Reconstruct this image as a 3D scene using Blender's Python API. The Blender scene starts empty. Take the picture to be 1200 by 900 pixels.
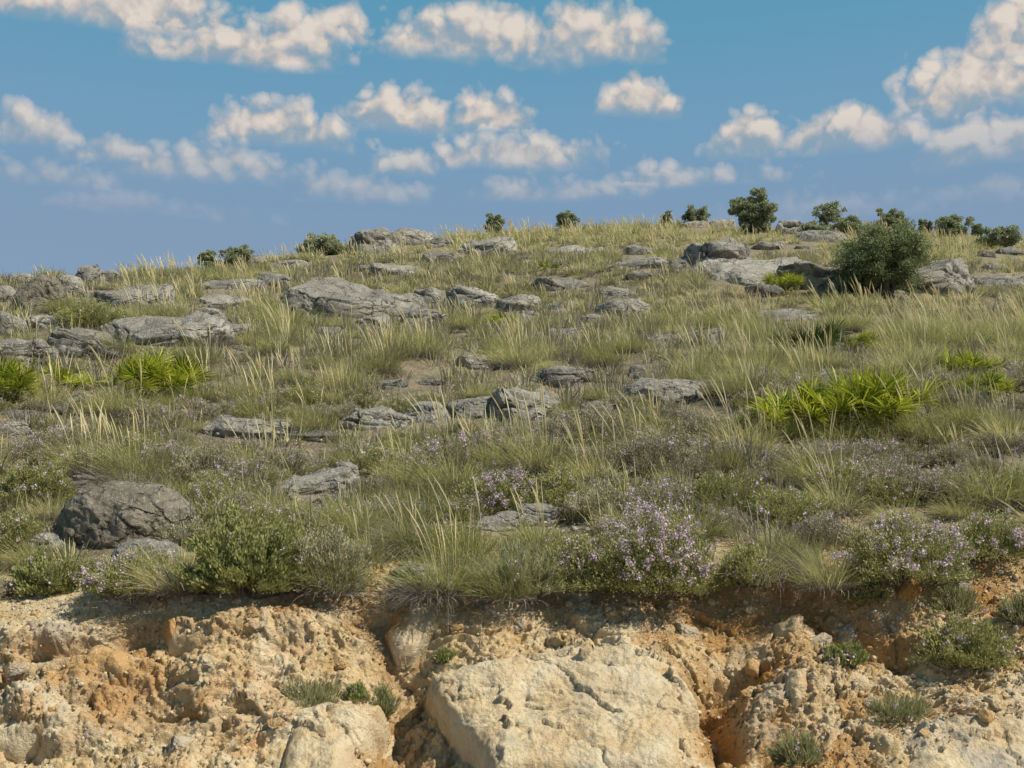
import bpy, math
import numpy as np
R = math.radians
scene = bpy.context.scene
COL = scene.collection

# ------------------------------------------------------------------ noise
def _hash(ix, iy, iz, seed):
    h = (ix.astype(np.int64) * 374761393 + iy.astype(np.int64) * 668265263 +
         iz.astype(np.int64) * 2147483647 + np.int64(seed) * 974711) & 0xffffffff
    h = ((h ^ (h >> 13)) * 1274126177) & 0xffffffff
    h = ((h ^ (h >> 16)) * 2246822519) & 0xffffffff
    return (h ^ (h >> 15)) & 0xffffffff

_G = np.array([[1,1,0],[-1,1,0],[1,-1,0],[-1,-1,0],[1,0,1],[-1,0,1],[1,0,-1],[-1,0,-1],
               [0,1,1],[0,-1,1],[0,1,-1],[0,-1,-1],[1,1,0],[-1,1,0],[0,-1,1],[0,-1,-1]], float)

def perlin(p, seed=0):
    p = np.asarray(p, float)
    i = np.floor(p).astype(np.int64); f = p - i
    u = f * f * f * (f * (f * 6 - 15) + 10)
    out = np.zeros(len(p))
    for dx in (0, 1):
        wx = u[:, 0] if dx else 1 - u[:, 0]
        for dy in (0, 1):
            wy = u[:, 1] if dy else 1 - u[:, 1]
            for dz in (0, 1):
                wz = u[:, 2] if dz else 1 - u[:, 2]
                g = _G[_hash(i[:, 0] + dx, i[:, 1] + dy, i[:, 2] + dz, seed) & 15]
                d = g[:, 0] * (f[:, 0] - dx) + g[:, 1] * (f[:, 1] - dy) + g[:, 2] * (f[:, 2] - dz)
                out += wx * wy * wz * d
    return out

def fbm(p, octv=4, seed=0, gain=0.5, lac=2.03):
    a, s, q = 1.0, 0.0, np.array(p, float)
    tot = 0
    for k in range(octv):
        s = s + a * perlin(q, seed + k * 17); tot += a
        a *= gain; q = q * lac + 13.7
    return s / tot * 1.5

def ridged(p, octv=4, seed=0, gain=0.5):
    a, s, q, tot = 1.0, 0.0, np.array(p, float), 0
    for k in range(octv):
        s = s + a * (1 - np.abs(perlin(q, seed + k * 17)) * 2.2); tot += a
        a *= gain; q = q * 2.03 + 7.1
    return s / tot

def worley(p, seed=0):
    """F1, F2 and the random value of the nearest cell; p is (n,2)."""
    n = len(p); i = np.floor(p).astype(np.int64)
    f1 = np.full(n, 9.0); f2 = np.full(n, 9.0); cid = np.zeros(n); tl = np.zeros(n)
    z = np.zeros(n, np.int64)
    for dx in (-1, 0, 1):
        for dy in (-1, 0, 1):
            cx, cy = i[:, 0] + dx, i[:, 1] + dy
            jx = cx + _hash(cx, cy, z, seed) / 4294967296.0
            jy = cy + _hash(cx, cy, z + 1, seed) / 4294967296.0
            d = np.hypot(p[:, 0] - jx, p[:, 1] - jy)
            r = _hash(cx, cy, z + 2, seed) / 4294967296.0
            closer = d < f1
            f2 = np.where(closer, f1, np.minimum(f2, d))
            tx = _hash(cx, cy, z + 3, seed) / 4294967296.0 - .5; ty = _hash(cx, cy, z + 4, seed) / 4294967296.0 - .35
            cid = np.where(closer, r, cid); tl = np.where(closer, (p[:, 0] - jx) * tx + (p[:, 1] - jy) * ty, tl); f1 = np.where(closer, d, f1)
    return f1, f2, cid, tl

def sstep(a, b, x):
    t = np.clip((x - a) / (b - a), 0, 1)
    return t * t * (3 - 2 * t)

# ------------------------------------------------------------------ camera frame (photo is 1200 x 900)
FPX = 600 / math.tan(R(25)); PITCH = R(6.0); EYE = 1.6
CP, SP = math.cos(PITCH), math.sin(PITCH)
def ray(px, py):
    u = (px - 600) / FPX; v = (450 - py) / FPX
    d = np.array([u, CP - v * SP, SP + v * CP])
    return d / d[1]                       # scaled so that d.y = 1
def project(P):
    P = np.atleast_2d(P); x, y, z = P[:, 0], P[:, 1], P[:, 2] - EYE
    fw = y * CP + z * SP; up = -y * SP + z * CP
    return 600 + FPX * x / fw, 450 - FPX * up / fw

# ------------------------------------------------------------------ the hill
_SK = np.array([(-900, 350), (-300, 340), (0, 331), (60, 326), (120, 326), (200, 319), (300, 309), (400, 293), (470, 284), (600, 277),
                (700, 270), (800, 266), (900, 266), (1000, 268), (1100, 276), (1200, 285), (1500, 300), (2100, 320)], float)
_rt = np.linspace(-1.2, 1.2, 481)
_sky_py = np.interp(_rt * FPX * 1.01 + 600, _SK[:, 0], _SK[:, 1])
_k = np.hanning(15); _k /= _k.sum()
_sky_py = np.convolve(np.pad(_sky_py, 7, mode='edge'), _k, 'valid')
_C = np.interp(_rt, [-1.2, -0.47, -0.36, -0.25, -0.12, 0, 0.2, 0.47, 1.2], [24, 25, 29, 35, 44, 49, 54, 57, 60])
_C = np.convolve(np.pad(_C, 7, mode='edge'), _k, 'valid')
def _g(dd): return 0.43 * (np.sqrt(dd * dd + 30.0) + dd) / 2
_ys = np.linspace(6, 120, 700)
_S = []
for _r, _p, _c in zip(_rt, _sky_py, _C):
    _d = ray(600 + _r * FPX * 1.01, _p); T = _d[2]
    lo, hi = 0.05, 0.8
    for _ in range(40):
        m = (lo + hi) / 2
        if np.max((-0.52 + m * (_ys - 6) - _g(_ys - _c) + _g(6 - _c)) / _ys) < T: lo = m
        else: hi = m
    _S.append(m)
_S = np.convolve(np.pad(np.array(_S), 7, mode='edge'), _k, 'valid')

def H(x, y):
    x = np.asarray(x, float); y = np.asarray(y, float)
    x, y = np.broadcast_arrays(x, y)
    r = np.clip(x / np.maximum(y, 4), -1.2, 1.2)
    s = np.interp(r, _rt, _S); c = np.interp(r, _rt, _C)
    z = EYE - 0.52 + s * (y - 6) - _g(y - c) + _g(6 - c)
    near = np.exp(-np.maximum(y - 6, 0) / 2.5)
    z = z + near * np.interp(x, [-6, -2.8, -1.7, -0.8, 0.4, 1.6, 2.3, 2.9, 6],
                             [-0.25, -0.17, 0.03, 0.0, 0.0, 0.03, 0.05, 0.13, 0.16])
    sh = x.shape
    q = np.stack([x.ravel(), y.ravel(), np.zeros(x.size)], 1)
    w = sstep(6.0, 9.0, y)
    far = 1 - sstep(18, 34, y) * 0.75
    und = (0.16 * fbm(q / 2.6, 3, 5) + 0.05 * fbm(q / 0.7, 2, 8)).reshape(sh) * (0.35 + 0.65 * w) * far
    und = und + 0.5 * perlin(q / 8.0, 31).reshape(sh) * w * far
    return z + und

def ground(px, py):
    """the point of the hill seen at this pixel; over the skyline, the crest of that column"""
    d = ray(px, py)
    y = np.geomspace(6.0, 95, 900)
    gap = H(d[0] * y, y) - (EYE + d[2] * y)
    hit = np.nonzero(gap >= 0)[0]
    if len(hit) and hit[0] > 0:
        k = hit[0]; t = gap[k - 1] / (gap[k - 1] - gap[k]); yy = y[k - 1] + t * (y[k] - y[k - 1])
    elif len(hit):
        yy = 6.0
    else:
        yy = y[np.argmax((H(d[0] * y, y) - EYE) / y)]
    return np.array([d[0] * yy, yy, float(H(d[0] * yy, yy))])

# ------------------------------------------------------------------ mesh and object helpers
def mesh_np(name, V, F, attrs=None, smooth=True):
    """F: list of int arrays (n,3)/(n,4)"""
    V = np.ascontiguousarray(V, np.float32)
    me = bpy.data.meshes.new(name)
    Fs = [np.asarray(f, np.int32) for f in (F if isinstance(F, list) else [F]) if len(f)]
    nl = sum(f.size for f in Fs); nf = sum(len(f) for f in Fs)
    me.vertices.add(len(V)); me.vertices.foreach_set('co', V.ravel())
    me.loops.add(nl); me.loops.foreach_set('vertex_index', np.concatenate([f.ravel() for f in Fs]))
    me.polygons.add(nf)
    tot = np.concatenate([np.full(len(f), f.shape[1], np.int32) for f in Fs])
    me.polygons.foreach_set('loop_start', np.concatenate([[0], np.cumsum(tot)[:-1]]).astype(np.int32))
    if smooth: me.polygons.foreach_set('use_smooth', np.ones(nf, bool))
    me.update(calc_edges=True)
    for k, a in (attrs or {}).items():
        at = me.attributes.new(k, 'FLOAT', 'POINT'); at.data.foreach_set('value', np.ascontiguousarray(a, np.float32))
    return me

def obj(name, me, mat=None, parent=None):
    o = bpy.data.objects.new(name, me); COL.objects.link(o)
    if mat is not None and me is not None and not me.materials: me.materials.append(mat)
    if parent is not None: o.parent = parent
    return o
def tag(o, label=None, cat=None, group=None, kind=None):
    if label: o['label'] = label
    if cat: o['category'] = cat
    if group: o['group'] = group
    if kind: o['kind'] = kind
    return o
def empty(name, loc, rz=0, sc=1.0):
    o = bpy.data.objects.new(name, None); COL.objects.link(o); o.empty_display_size = 0.1
    o.location = [float(v) for v in loc]; o.rotation_euler = (0, 0, rz); o.scale = (sc, sc, sc) if np.isscalar(sc) else sc
    return o

def grid_faces(nu, nv):
    a = np.arange(nu * nv).reshape(nv, nu)
    return np.stack([a[:-1, :-1].ravel(), a[:-1, 1:].ravel(), a[1:, 1:].ravel(), a[1:, :-1].ravel()], 1)

# ------------------------------------------------------------------ materials
class NT:
    def __init__(s, name):
        s.m = bpy.data.materials.new(name); s.m.use_nodes = True; s.t = s.m.node_tree; s.t.nodes.clear()
        s.out = s.n('ShaderNodeOutputMaterial')
    def n(s, kind, **kw):
        nd = s.t.nodes.new(kind)
        for k, v in kw.items(): setattr(nd, k, v)
        return nd
    def put(s, sock, v):
        if hasattr(v, 'is_output') or isinstance(v, bpy.types.NodeSocket): s.t.links.new(v, sock)
        elif isinstance(v, (tuple, list)): sock.default_value = (*v, 1.0) if len(sock.default_value) == 4 and len(v) == 3 else v
        else: sock.default_value = v
    def math(s, op, a, b=0.0, c=None, clamp=False):
        nd = s.n('ShaderNodeMath', operation=op, use_clamp=clamp); s.put(nd.inputs[0], a); s.put(nd.inputs[1], b)
        if c is not None: s.put(nd.inputs[2], c)
        return nd.outputs[0]
    def mix(s, f, a, b, blend='MIX'):
        nd = s.n('ShaderNodeMix', data_type='RGBA', blend_type=blend)
        s.put(nd.inputs[0], f); s.put(nd.inputs[6], a); s.put(nd.inputs[7], b); return nd.outputs[2]
    def attr(s, name): return s.n('ShaderNodeAttribute', attribute_name=name).outputs['Fac']
    def rnd(s): return s.n('ShaderNodeObjectInfo').outputs['Random']
    def pos(s): return s.n('ShaderNodeNewGeometry').outputs['Position']
    def objco(s): return s.n('ShaderNodeTexCoord').outputs['Object']
    def noise(s, vec, scale, detail=4, rough=0.55, dist=0.0):
        nd = s.n('ShaderNodeTexNoise'); s.put(nd.inputs['Vector'], vec); nd.inputs['Scale'].default_value = scale
        nd.inputs['Detail'].default_value = detail; nd.inputs['Roughness'].default_value = rough; nd.inputs['Distortion'].default_value = dist
        return nd.outputs['Fac']
    def rng(s, v, a, b, c=0.0, d=1.0):
        nd = s.n('ShaderNodeMapRange', clamp=True); s.put(nd.inputs[0], v)
        for k, q in zip((1, 2, 3, 4), (a, b, c, d)): nd.inputs[k].default_value = q
        return nd.outputs[0]
    def ramp(s, v, stops):
        nd = s.n('ShaderNodeValToRGB'); s.put(nd.inputs[0], v); e = nd.color_ramp.elements
        while len(e) < len(stops): e.new(0.5)
        for k, (p, c) in enumerate(stops): e[k].position = p; e[k].color = (*c, 1)
        return nd.outputs[0]
    def bump(s, h, strength, dist):
        nd = s.n('ShaderNodeBump'); nd.inputs['Strength'].default_value = strength; nd.inputs['Distance'].default_value = dist
        s.put(nd.inputs['Height'], h); return nd.outputs[0]
    def surf(s, col, rough=0.9, normal=None, spec=0.2, transl=0.0, tcol=None):
        b = s.n('ShaderNodeBsdfPrincipled'); s.put(b.inputs['Base Color'], col); s.put(b.inputs['Roughness'], rough)
        b.inputs['Specular IOR Level'].default_value = spec
        if normal is not None: s.put(b.inputs['Normal'], normal)
        sh = b.outputs[0]
        if transl:
            t = s.n('ShaderNodeBsdfTranslucent'); s.put(t.inputs['Color'], tcol if tcol is not None else col)
            mx = s.n('ShaderNodeMixShader'); mx.inputs[0].default_value = transl
            s.t.links.new(sh, mx.inputs[1]); s.t.links.new(t.outputs[0], mx.inputs[2]); sh = mx.outputs[0]
        s.t.links.new(sh, s.out.inputs[0]); return s.m

def m_rock(name, tint=(1, 1, 1), warm=0.0):
    t = NT(name); p = t.objco(); w = t.pos()
    big = t.noise(p, 2.2, 5, 0.6, 0.4); mid = t.noise(p, 9, 6, 0.65); fine = t.noise(p, 45, 5, 0.7)
    c = t.ramp(big, [(0.3, (0.23, 0.22, 0.195)), (0.5, (0.35, 0.34, 0.305)), (0.72, (0.48, 0.46, 0.41))])
    c = t.mix(t.rng(mid, 0.56, 0.66), c, (0.15, 0.14, 0.125))                     # dark weathering
    c = t.mix(t.math('MULTIPLY', t.rng(fine, 0.54, 0.62), 0.7), c, (0.68, 0.66, 0.62))      # pale lichen
    c = t.mix(t.math('MULTIPLY', t.rng(t.noise(w, 1.3, 3), 0.6, 0.72), 0.45 + warm), c, (0.36, 0.26, 0.15))   # ochre stain
    nz = t.n('ShaderNodeTexNoise'); t.put(nz.inputs['Vector'], p); nz.inputs['Scale'].default_value = 4.0; nz.inputs['Detail'].default_value = 4
    wv = t.n('ShaderNodeVectorMath', operation='MULTIPLY_ADD'); t.put(wv.inputs[0], nz.outputs['Color']); wv.inputs[1].default_value = (.45, .45, .3); t.put(wv.inputs[2], p)
    st = t.n('ShaderNodeVectorMath', operation='MULTIPLY'); t.put(st.inputs[0], wv.outputs[0]); st.inputs[1].default_value = (1.0, 1.0, 1.9)
    vo = t.n('ShaderNodeTexVoronoi', feature='DISTANCE_TO_EDGE'); t.put(vo.inputs['Vector'], st.outputs[0]); vo.inputs['Scale'].default_value = 2.3
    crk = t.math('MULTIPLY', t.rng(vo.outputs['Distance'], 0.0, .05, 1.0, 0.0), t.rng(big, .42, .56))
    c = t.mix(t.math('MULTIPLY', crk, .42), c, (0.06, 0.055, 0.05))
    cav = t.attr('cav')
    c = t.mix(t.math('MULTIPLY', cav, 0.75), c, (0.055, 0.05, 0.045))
    c = t.mix(1.0, c, t.mix(t.rnd(), (0.72 * tint[0], 0.705 * tint[1], 0.665 * tint[2]), (1.08 * tint[0], 1.05 * tint[1], 0.98 * tint[2])), 'MULTIPLY')
    h = t.math('SUBTRACT', t.math('ADD', t.math('MULTIPLY', mid, 0.6), t.math('MULTIPLY', fine, 0.4)), t.math('MULTIPLY', crk, .6))
    return t.surf(c, 0.92, t.bump(h, 1.0, 0.06))

def m_grass(name, stops, thatch=(0.215, 0.19, 0.18), th=0.28, transl=0.35, bright=1.0):
    t = NT(name)
    hue = t.math('ADD', t.attr('hue'), t.math('MULTIPLY', t.math('SUBTRACT', t.rnd(), 0.5), 0.55))
    c = t.ramp(hue, stops)
    tt = t.attr('tt')
    c = t.mix(t.rng(tt, 0.05, th, 0.85, 0.0), c, thatch)
    c = t.mix(t.rng(tt, 0.75, 1.0, 0.0, 0.3), c, (0.52, 0.46, 0.26))
    if bright != 1.0: c = t.mix(1.0, c, (bright,) * 3, 'MULTIPLY')
    return t.surf(c, 0.6, spec=0.25, transl=transl)

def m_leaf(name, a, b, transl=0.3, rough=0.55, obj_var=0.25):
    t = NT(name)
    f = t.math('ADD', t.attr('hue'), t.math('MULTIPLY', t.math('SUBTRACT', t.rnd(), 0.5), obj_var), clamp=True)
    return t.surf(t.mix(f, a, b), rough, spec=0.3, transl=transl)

def m_flat(name, a, b=None, scale=20, rough=0.9, bump=0.0):
    t = NT(name); nz = t.noise(t.objco(), scale, 4)
    c = t.mix(t.rng(nz, 0.3, 0.7), a, b or tuple(v * 0.6 for v in a))
    return t.surf(c, rough, t.bump(nz, bump, 0.01) if bump else None)

def m_soil(name, bank):
    t = NT(name); w = t.pos()
    big = t.noise(w, 1.1, 4, 0.6, 0.5); mid = t.noise(w, 5.5, 6, 0.65, 0.3); fine = t.noise(w, 30, 6, 0.7); peb = t.noise(w, 85, 3, 0.6)
    if bank:
        c = t.ramp(t.math('ADD', t.math('MULTIPLY', mid, 0.65), t.math('MULTIPLY', big, 0.35)),
                   [(0.30, (0.44, 0.26, 0.10)), (0.42, (0.57, 0.38, 0.17)), (0.52, (0.68, 0.51, 0.27)), (0.64, (0.76, 0.64, 0.42)), (0.8, (0.80, 0.72, 0.55))])
        c = t.mix(t.attr('pale'), c, t.mix(t.rng(mid, 0.35, 0.65), (0.68, 0.52, 0.31), (0.80, 0.70, 0.50)))
        c = t.mix(t.attr('orange'), c, t.mix(t.rng(fine, 0.3, 0.7), (0.47, 0.21, 0.05), (0.64, 0.36, 0.12)))
        c = t.mix(t.attr('grey'), c, t.mix(t.rng(fine, 0.35, 0.65), (0.30, 0.275, 0.245), (0.52, 0.49, 0.44)))
        c = t.mix(t.math('MULTIPLY', t.rng(fine, 0.54, 0.68), 0.5), c, (0.30, 0.19, 0.09))
        c = t.mix(t.math('MULTIPLY', t.rng(peb, 0.58, 0.66), 0.55), c, (0.72, 0.64, 0.50))
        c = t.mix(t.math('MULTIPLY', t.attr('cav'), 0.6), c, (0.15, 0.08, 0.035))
    else:
        c = t.ramp(mid, [(0.3, (0.19, 0.155, 0.11)), (0.5, (0.29, 0.235, 0.16)), (0.7, (0.40, 0.33, 0.225))])
        c = t.mix(t.rng(big, 0.5, 0.65, 0.0, 0.6), c, (0.20, 0.20, 0.09))
        c = t.mix(t.math('MULTIPLY', t.rng(fine, 0.55, 0.7), 0.7), c, (0.42, 0.39, 0.33))
        c = t.mix(t.attr('near'), c, t.mix(t.rng(fine, 0.35, 0.65), (0.46, 0.32, 0.17), (0.63, 0.52, 0.35)))
    h = t.math('ADD', t.math('MULTIPLY', fine, 0.7), t.math('MULTIPLY', peb, 0.3))
    return t.surf(c, 0.95, t.bump(h, 1.0, 0.035 if bank else 0.05), spec=0.1)

M = dict(
    hill=m_soil('dry_soil', False), bank=m_soil('ochre_bank', True),
    rock=m_rock('grey_limestone'), darkrock=m_rock('dark_limestone', (0.76, 0.71, 0.65)),
    grass=m_grass('esparto_green', [(0.0, (0.24, 0.26, 0.085)), (0.4, (0.46, 0.45, 0.16)), (0.7, (0.68, 0.62, 0.28)), (1.0, (0.82, 0.73, 0.43))], th=.46, transl=.45),
    grassfar=m_grass('esparto_far', [(0.0, (0.27, 0.28, 0.10)), (0.4, (0.48, 0.465, 0.175)), (0.7, (0.68, 0.62, 0.29)), (1.0, (0.82, 0.73, 0.43))], th=.46, transl=.45),
    thatch=m_grass('dead_thatch', [(0.0, (0.20, 0.175, 0.155)), (0.5, (0.33, 0.295, 0.255)), (1.0, (0.48, 0.43, 0.34))], th=0.1, transl=0.2),
    spike=m_leaf('straw_spike', (0.74, 0.61, 0.33), (0.92, 0.83, 0.55), 0.25, 0.7),
    thyme=m_leaf('thyme_leaf', (0.17, 0.18, 0.06), (0.54, 0.52, 0.20), 0.3),
    thymegrey=m_leaf('grey_thyme_leaf', (0.24, 0.21, 0.14), (0.56, 0.51, 0.31), 0.25),
    green=m_leaf('green_leaf', (0.19, 0.21, 0.065), (0.56, 0.55, 0.22), 0.35),
    sage=m_leaf('sage_leaf', (0.22, 0.23, 0.10), (0.52, 0.51, 0.26), 0.4),
    fresh=m_leaf('fresh_leaf', (0.20, 0.225, 0.065), (0.50, 0.50, 0.20), 0.35),
    flower=m_leaf('pink_flower', (0.58, 0.40, 0.55), (0.92, 0.76, 0.87), 0.3, 0.8),
    palm=m_leaf('palm_leaf', (0.06, 0.115, 0.012), (0.66, 0.68, 0.07), 0.4, 0.42, .8),
    olive=m_leaf('olive_leaf', (0.17, 0.20, 0.105), (0.56, 0.59, 0.36), 0.4, 0.5),
    olivedark=m_leaf('dark_olive_leaf', (0.11, 0.14, 0.06), (0.36, 0.40, 0.19), 0.35, 0.5),
    darkleaf=m_leaf('dark_leaf', (0.16, 0.195, 0.11), (0.50, 0.54, 0.32), 0.2, 0.5),
    bark=m_flat('grey_bark', (0.13, 0.11, 0.09)), twig=m_flat('woody_twig', (0.20, 0.16, 0.12)),
    dead=m_flat('bleached_wood', (0.42, 0.39, 0.36), (0.22, 0.19, 0.17)),
    road=m_flat('dusty_road', (0.16, 0.15, 0.14), (0.11, 0.10, 0.095), 60, 0.9, 0.4),
)

# ------------------------------------------------------------------ setting: road, far ground, hillside
rng = np.random.default_rng(11)
def sheet(name, x0, x1, y0, y1, z, mat):
    V = np.array([(x0, y0, z), (x1, y0, z), (x1, y1, z), (x0, y1, z)], float)
    return tag(obj(name, mesh_np(name, V, np.array([[0, 1, 2, 3]]), {'near': np.zeros(4)}, False), mat), kind='structure')
sheet('ground', -3000, 3000, -3000, 3000, -0.35, M['hill'])
sheet('road', -60, 60, -6.0, 4.2, -0.004, M['road'])

YTOP = 6.16
def edge_y(x): return YTOP + 0.10 * perlin(np.stack([x * 1.7, x * 0 + 3, x * 0], 1), 4) + 0.05 * perlin(np.stack([x * 6.0, x * 0 + 3, x * 0], 1), 9)
ny, nr = 420, 520
yy = np.concatenate([np.geomspace(6.42, 30, 300), np.geomspace(30.2, 170, 120)])
rr = np.linspace(-1.35, 1.35, nr)
Y, RR = np.meshgrid(yy, rr, indexing='ij'); X = RR * (Y + 0.0)
Z = H(X, Y); Z = np.where(Y > 62, np.maximum(Z, -0.6), Z)
q = np.stack([X.ravel(), Y.ravel(), 0 * X.ravel()], 1)
Z = Z + (0.035 * fbm(q * 5, 3, 77)).reshape(Z.shape)
Z = Z - 0.14 * (1 - sstep(6.48, 6.74, Y))
near = (1 - sstep(6.2, 7.6, Y + 0.8 * fbm(q / 0.8, 2, 3).reshape(Y.shape)))
tag(obj('hillside', mesh_np('hillside', np.stack([X, Y, Z], -1).reshape(-1, 3), grid_faces(nr, len(yy)), {'near': near.ravel()}), M['hill']), kind='structure')

# ------------------------------------------------------------------ the cut bank
PROF = np.array([(0.55, 0.0), (0.28, -0.01), (0.12, -0.03), (0.0, -0.075), (-0.14, -0.20), (-0.29, -0.36), (-0.48, -0.55), (-0.68, -0.75), (-1.05, -0.98), (-1.5, -1.22)])
_L = np.concatenate([[0], np.cumsum(np.hypot(*np.diff(PROF, axis=0).T))])
BX0, BX1, NBX, NBV = -4.6, 4.6, 1250, 330
def bank_base(x, s):
    """x along the bank, s metres down the profile -> point, outward normal (before relief)"""
    py_ = np.interp(s, _L, PROF[:, 0]); pz_ = np.interp(s, _L, PROF[:, 1])
    e = 0.06
    ty = np.interp(s + e, _L, PROF[:, 0]) - np.interp(s - e, _L, PROF[:, 0]); tz = np.interp(s + e, _L, PROF[:, 1]) - np.interp(s - e, _L, PROF[:, 1])
    l = np.hypot(ty, tz) + 1e-9
    ey = edge_y(x); top = H(x, np.full_like(x, YTOP) + 0 * x)
    hz = np.where(py_ > 0, H(x, ey + np.maximum(py_, 0)), top)
    foot = sstep(0.75, 1.5, s)
    z = hz + pz_ * (1.0) - foot * 0.0
    return np.stack([x, ey + py_, z], -1), np.stack([0 * x, tz / l, -ty / l], -1)
def bank_px():
    """pixel grid -> (x, s) lookup built from the undisplaced bank"""
    xs = np.linspace(BX0, BX1, 300); ss = np.linspace(0.3, _L[-1] - 0.02, 160)
    Xs, Ss = np.meshgrid(xs, ss, indexing='ij')
    P, _ = bank_base(Xs.ravel(), Ss.ravel())
    return Xs.ravel(), Ss.ravel(), *project(P)
_bx, _bs, _bpx, _bpy = bank_px()
def bank_at(px, py):
    k = np.argsort((_bpx - px) ** 2 + (_bpy - py) ** 2)[:4]
    w = 1 / (1e-3 + np.hypot(_bpx[k] - px, _bpy[k] - py)); w /= w.sum()
    return float((_bx[k] * w).sum()), float((_bs[k] * w).sum())

xs = np.linspace(BX0, BX1, NBX)
ss = np.linspace(0, _L[-1], NBV)
Xg, Sg = np.meshgrid(xs, ss); Xf, Sf = Xg.ravel(), Sg.ravel()
Pb, Nb = bank_base(Xf, Sf)
PX, PY = project(Pb)
q3 = np.stack([Xf, Pb[:, 1], Pb[:, 2]], 1)
warp = np.stack([fbm(q3 * 1.6, 3, 41), fbm(q3 * 1.6, 3, 42)], 1)
uv = np.stack([Xf, Sf * 1.15], 1) + 0.16 * warp
face = sstep(0.30, 0.95, Sf + 0.22 * fbm(q3 * 2.0, 3, 44)); face = np.maximum(face, 0.25 * sstep(.3, .5, Sf))
D = 0.06 + 0.06 * fbm(q3 * 1.1, 3, 51) + 0.01 * fbm(q3 * 3.1, 3, 52)
def blob(px, py, rx, ry, e=1.0):
    d = np.hypot((PX + 14 * warp[:, 0] * 2 - px) / rx, (PY + 14 * warp[:, 1] * 2 - py) / ry)
    return np.exp(-d ** 2 * e)
orange = np.zeros_like(Xf); pale = np.zeros_like(Xf); grey = np.zeros_like(Xf); cav = np.zeros_like(Xf)
# hollows (px, py, rx, ry, depth, orange)
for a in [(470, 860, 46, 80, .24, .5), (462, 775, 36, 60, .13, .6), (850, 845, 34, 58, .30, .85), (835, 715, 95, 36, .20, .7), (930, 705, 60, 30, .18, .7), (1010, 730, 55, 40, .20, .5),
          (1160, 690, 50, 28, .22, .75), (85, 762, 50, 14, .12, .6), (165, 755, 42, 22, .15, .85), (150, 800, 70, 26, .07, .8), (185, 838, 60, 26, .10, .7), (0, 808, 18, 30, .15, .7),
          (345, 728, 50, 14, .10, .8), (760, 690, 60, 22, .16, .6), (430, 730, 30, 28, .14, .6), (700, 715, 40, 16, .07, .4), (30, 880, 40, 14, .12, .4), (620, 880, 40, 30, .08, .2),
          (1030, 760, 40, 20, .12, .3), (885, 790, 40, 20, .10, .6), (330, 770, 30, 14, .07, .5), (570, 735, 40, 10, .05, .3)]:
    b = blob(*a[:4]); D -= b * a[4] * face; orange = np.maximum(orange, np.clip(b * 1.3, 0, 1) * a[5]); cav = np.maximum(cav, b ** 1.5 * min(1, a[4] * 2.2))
# swellings
for a in [(120, 790, 50, 30, .14, .75, 0), (245, 820, 70, 45, .12, .3, .3), (60, 745, 70, 18, .10, 0, .8), (50, 850, 70, 25, .12, 0, .7), (250, 755, 70, 18, .12, .45, .4), (340, 742, 40, 22, .10, .8, 0),
          (610, 725, 70, 16, .07, .2, .3), (680, 860, 140, 90, .10, 0, .6), (960, 800, 60, 30, .10, 0, .5), (1000, 860, 70, 40, .08, .1, .4), (910, 760, 40, 30, .1, .5, .3), (380, 870, 70, 40, .10, 0, .7), (1130, 870, 90, 40, .1, 0, .7)]:
    b = blob(*a[:4]); D += b * a[4] * face; orange = np.maximum(orange, b * a[5]); pale = np.maximum(pale, b * a[6])
# fractured blocks: cells of three sizes, each stepped in or out, with cracks between
for sc, amp, crk, sd in ((2.2, .06, .02, 1), (5.5, .040, .014, 2), (13, .034, .009, 3), (33, .021, .006, 4), (70, .010, .003, 5)):
    f1, f2, cid, tl = worley(uv * sc + 0.35 * fbm(q3 * sc * .9, 2, 140 + sd)[:, None] * np.array([1, -1]), sd)
    e = sstep(0.0, 0.10, f2 - f1); vary = sstep(-.25, .35, fbm(q3 * (1.2 + .3 * sd), 2, 150 + sd))
    D += face * vary * ((cid - 0.5) * amp * .8 + tl * amp * 1.6 - crk * (1 - e))
    if sd == 2: orange = np.clip(orange + 0.45 * (cid > 0.72) * e * face * (0.4 + sstep(0.0, 0.4, warp[:, 0] + 0.2)), 0, 1)
    if sd == 1: pale = np.clip(pale + 0.4 * (cid > 0.6) * e, 0, 1)
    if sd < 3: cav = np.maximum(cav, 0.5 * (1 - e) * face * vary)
bed = Sf * 9 + 1.2 * warp[:, 0] * 3 + 0.35 * Xf
D += face * 0.022 * (np.abs((bed % 1) - 0.5) * 2 - 0.5) * (0.4 + sstep(-0.2, 0.4, fbm(q3 * 1.3, 2, 61)))
def terr(h, k):
    x = h * k; fl = np.floor(x); return (fl + sstep(.38, .62, x - fl)) / k
D += face * (.075 * terr(fbm(q3 * np.array([2.2, 2.2, 4.2]), 5, 58), 8) + .018 * terr(fbm(q3 * np.array([6, 6, 12]) , 3, 59), 5))
D += 0.014 * fbm(q3 * 18, 3, 55) + 0.009 * fbm(q3 * 55, 2, 56) + 0.010 * np.maximum(ridged(q3 * 26, 2, 57) - .45, 0)
D *= sstep(0.02, 0.45, Sf) * (0.3 + 0.7 * face)
right = sstep(820, 960, PX) * 0.35
grey = np.clip(0.75 * sstep(0.1, 0.5, fbm(q3 * 2.2, 3, 71)) * (0.25 + right * 1.6), 0, 1) * (1 - orange)
grey = np.maximum(grey, 0.7 * blob(75, 742, 22, 16)); grey = np.maximum(grey, 0.8 * blob(1150, 870, 60, 30) * sstep(-0.1, 0.3, fbm(q3 * 5, 2, 72)))
orange = np.clip(np.maximum(orange, 0.45 * sstep(0.22, 0.55, fbm(q3 * 1.7, 3, 73)) * face), 0, 1) * (.68 + .32 * sstep(500, 850, PX))
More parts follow.
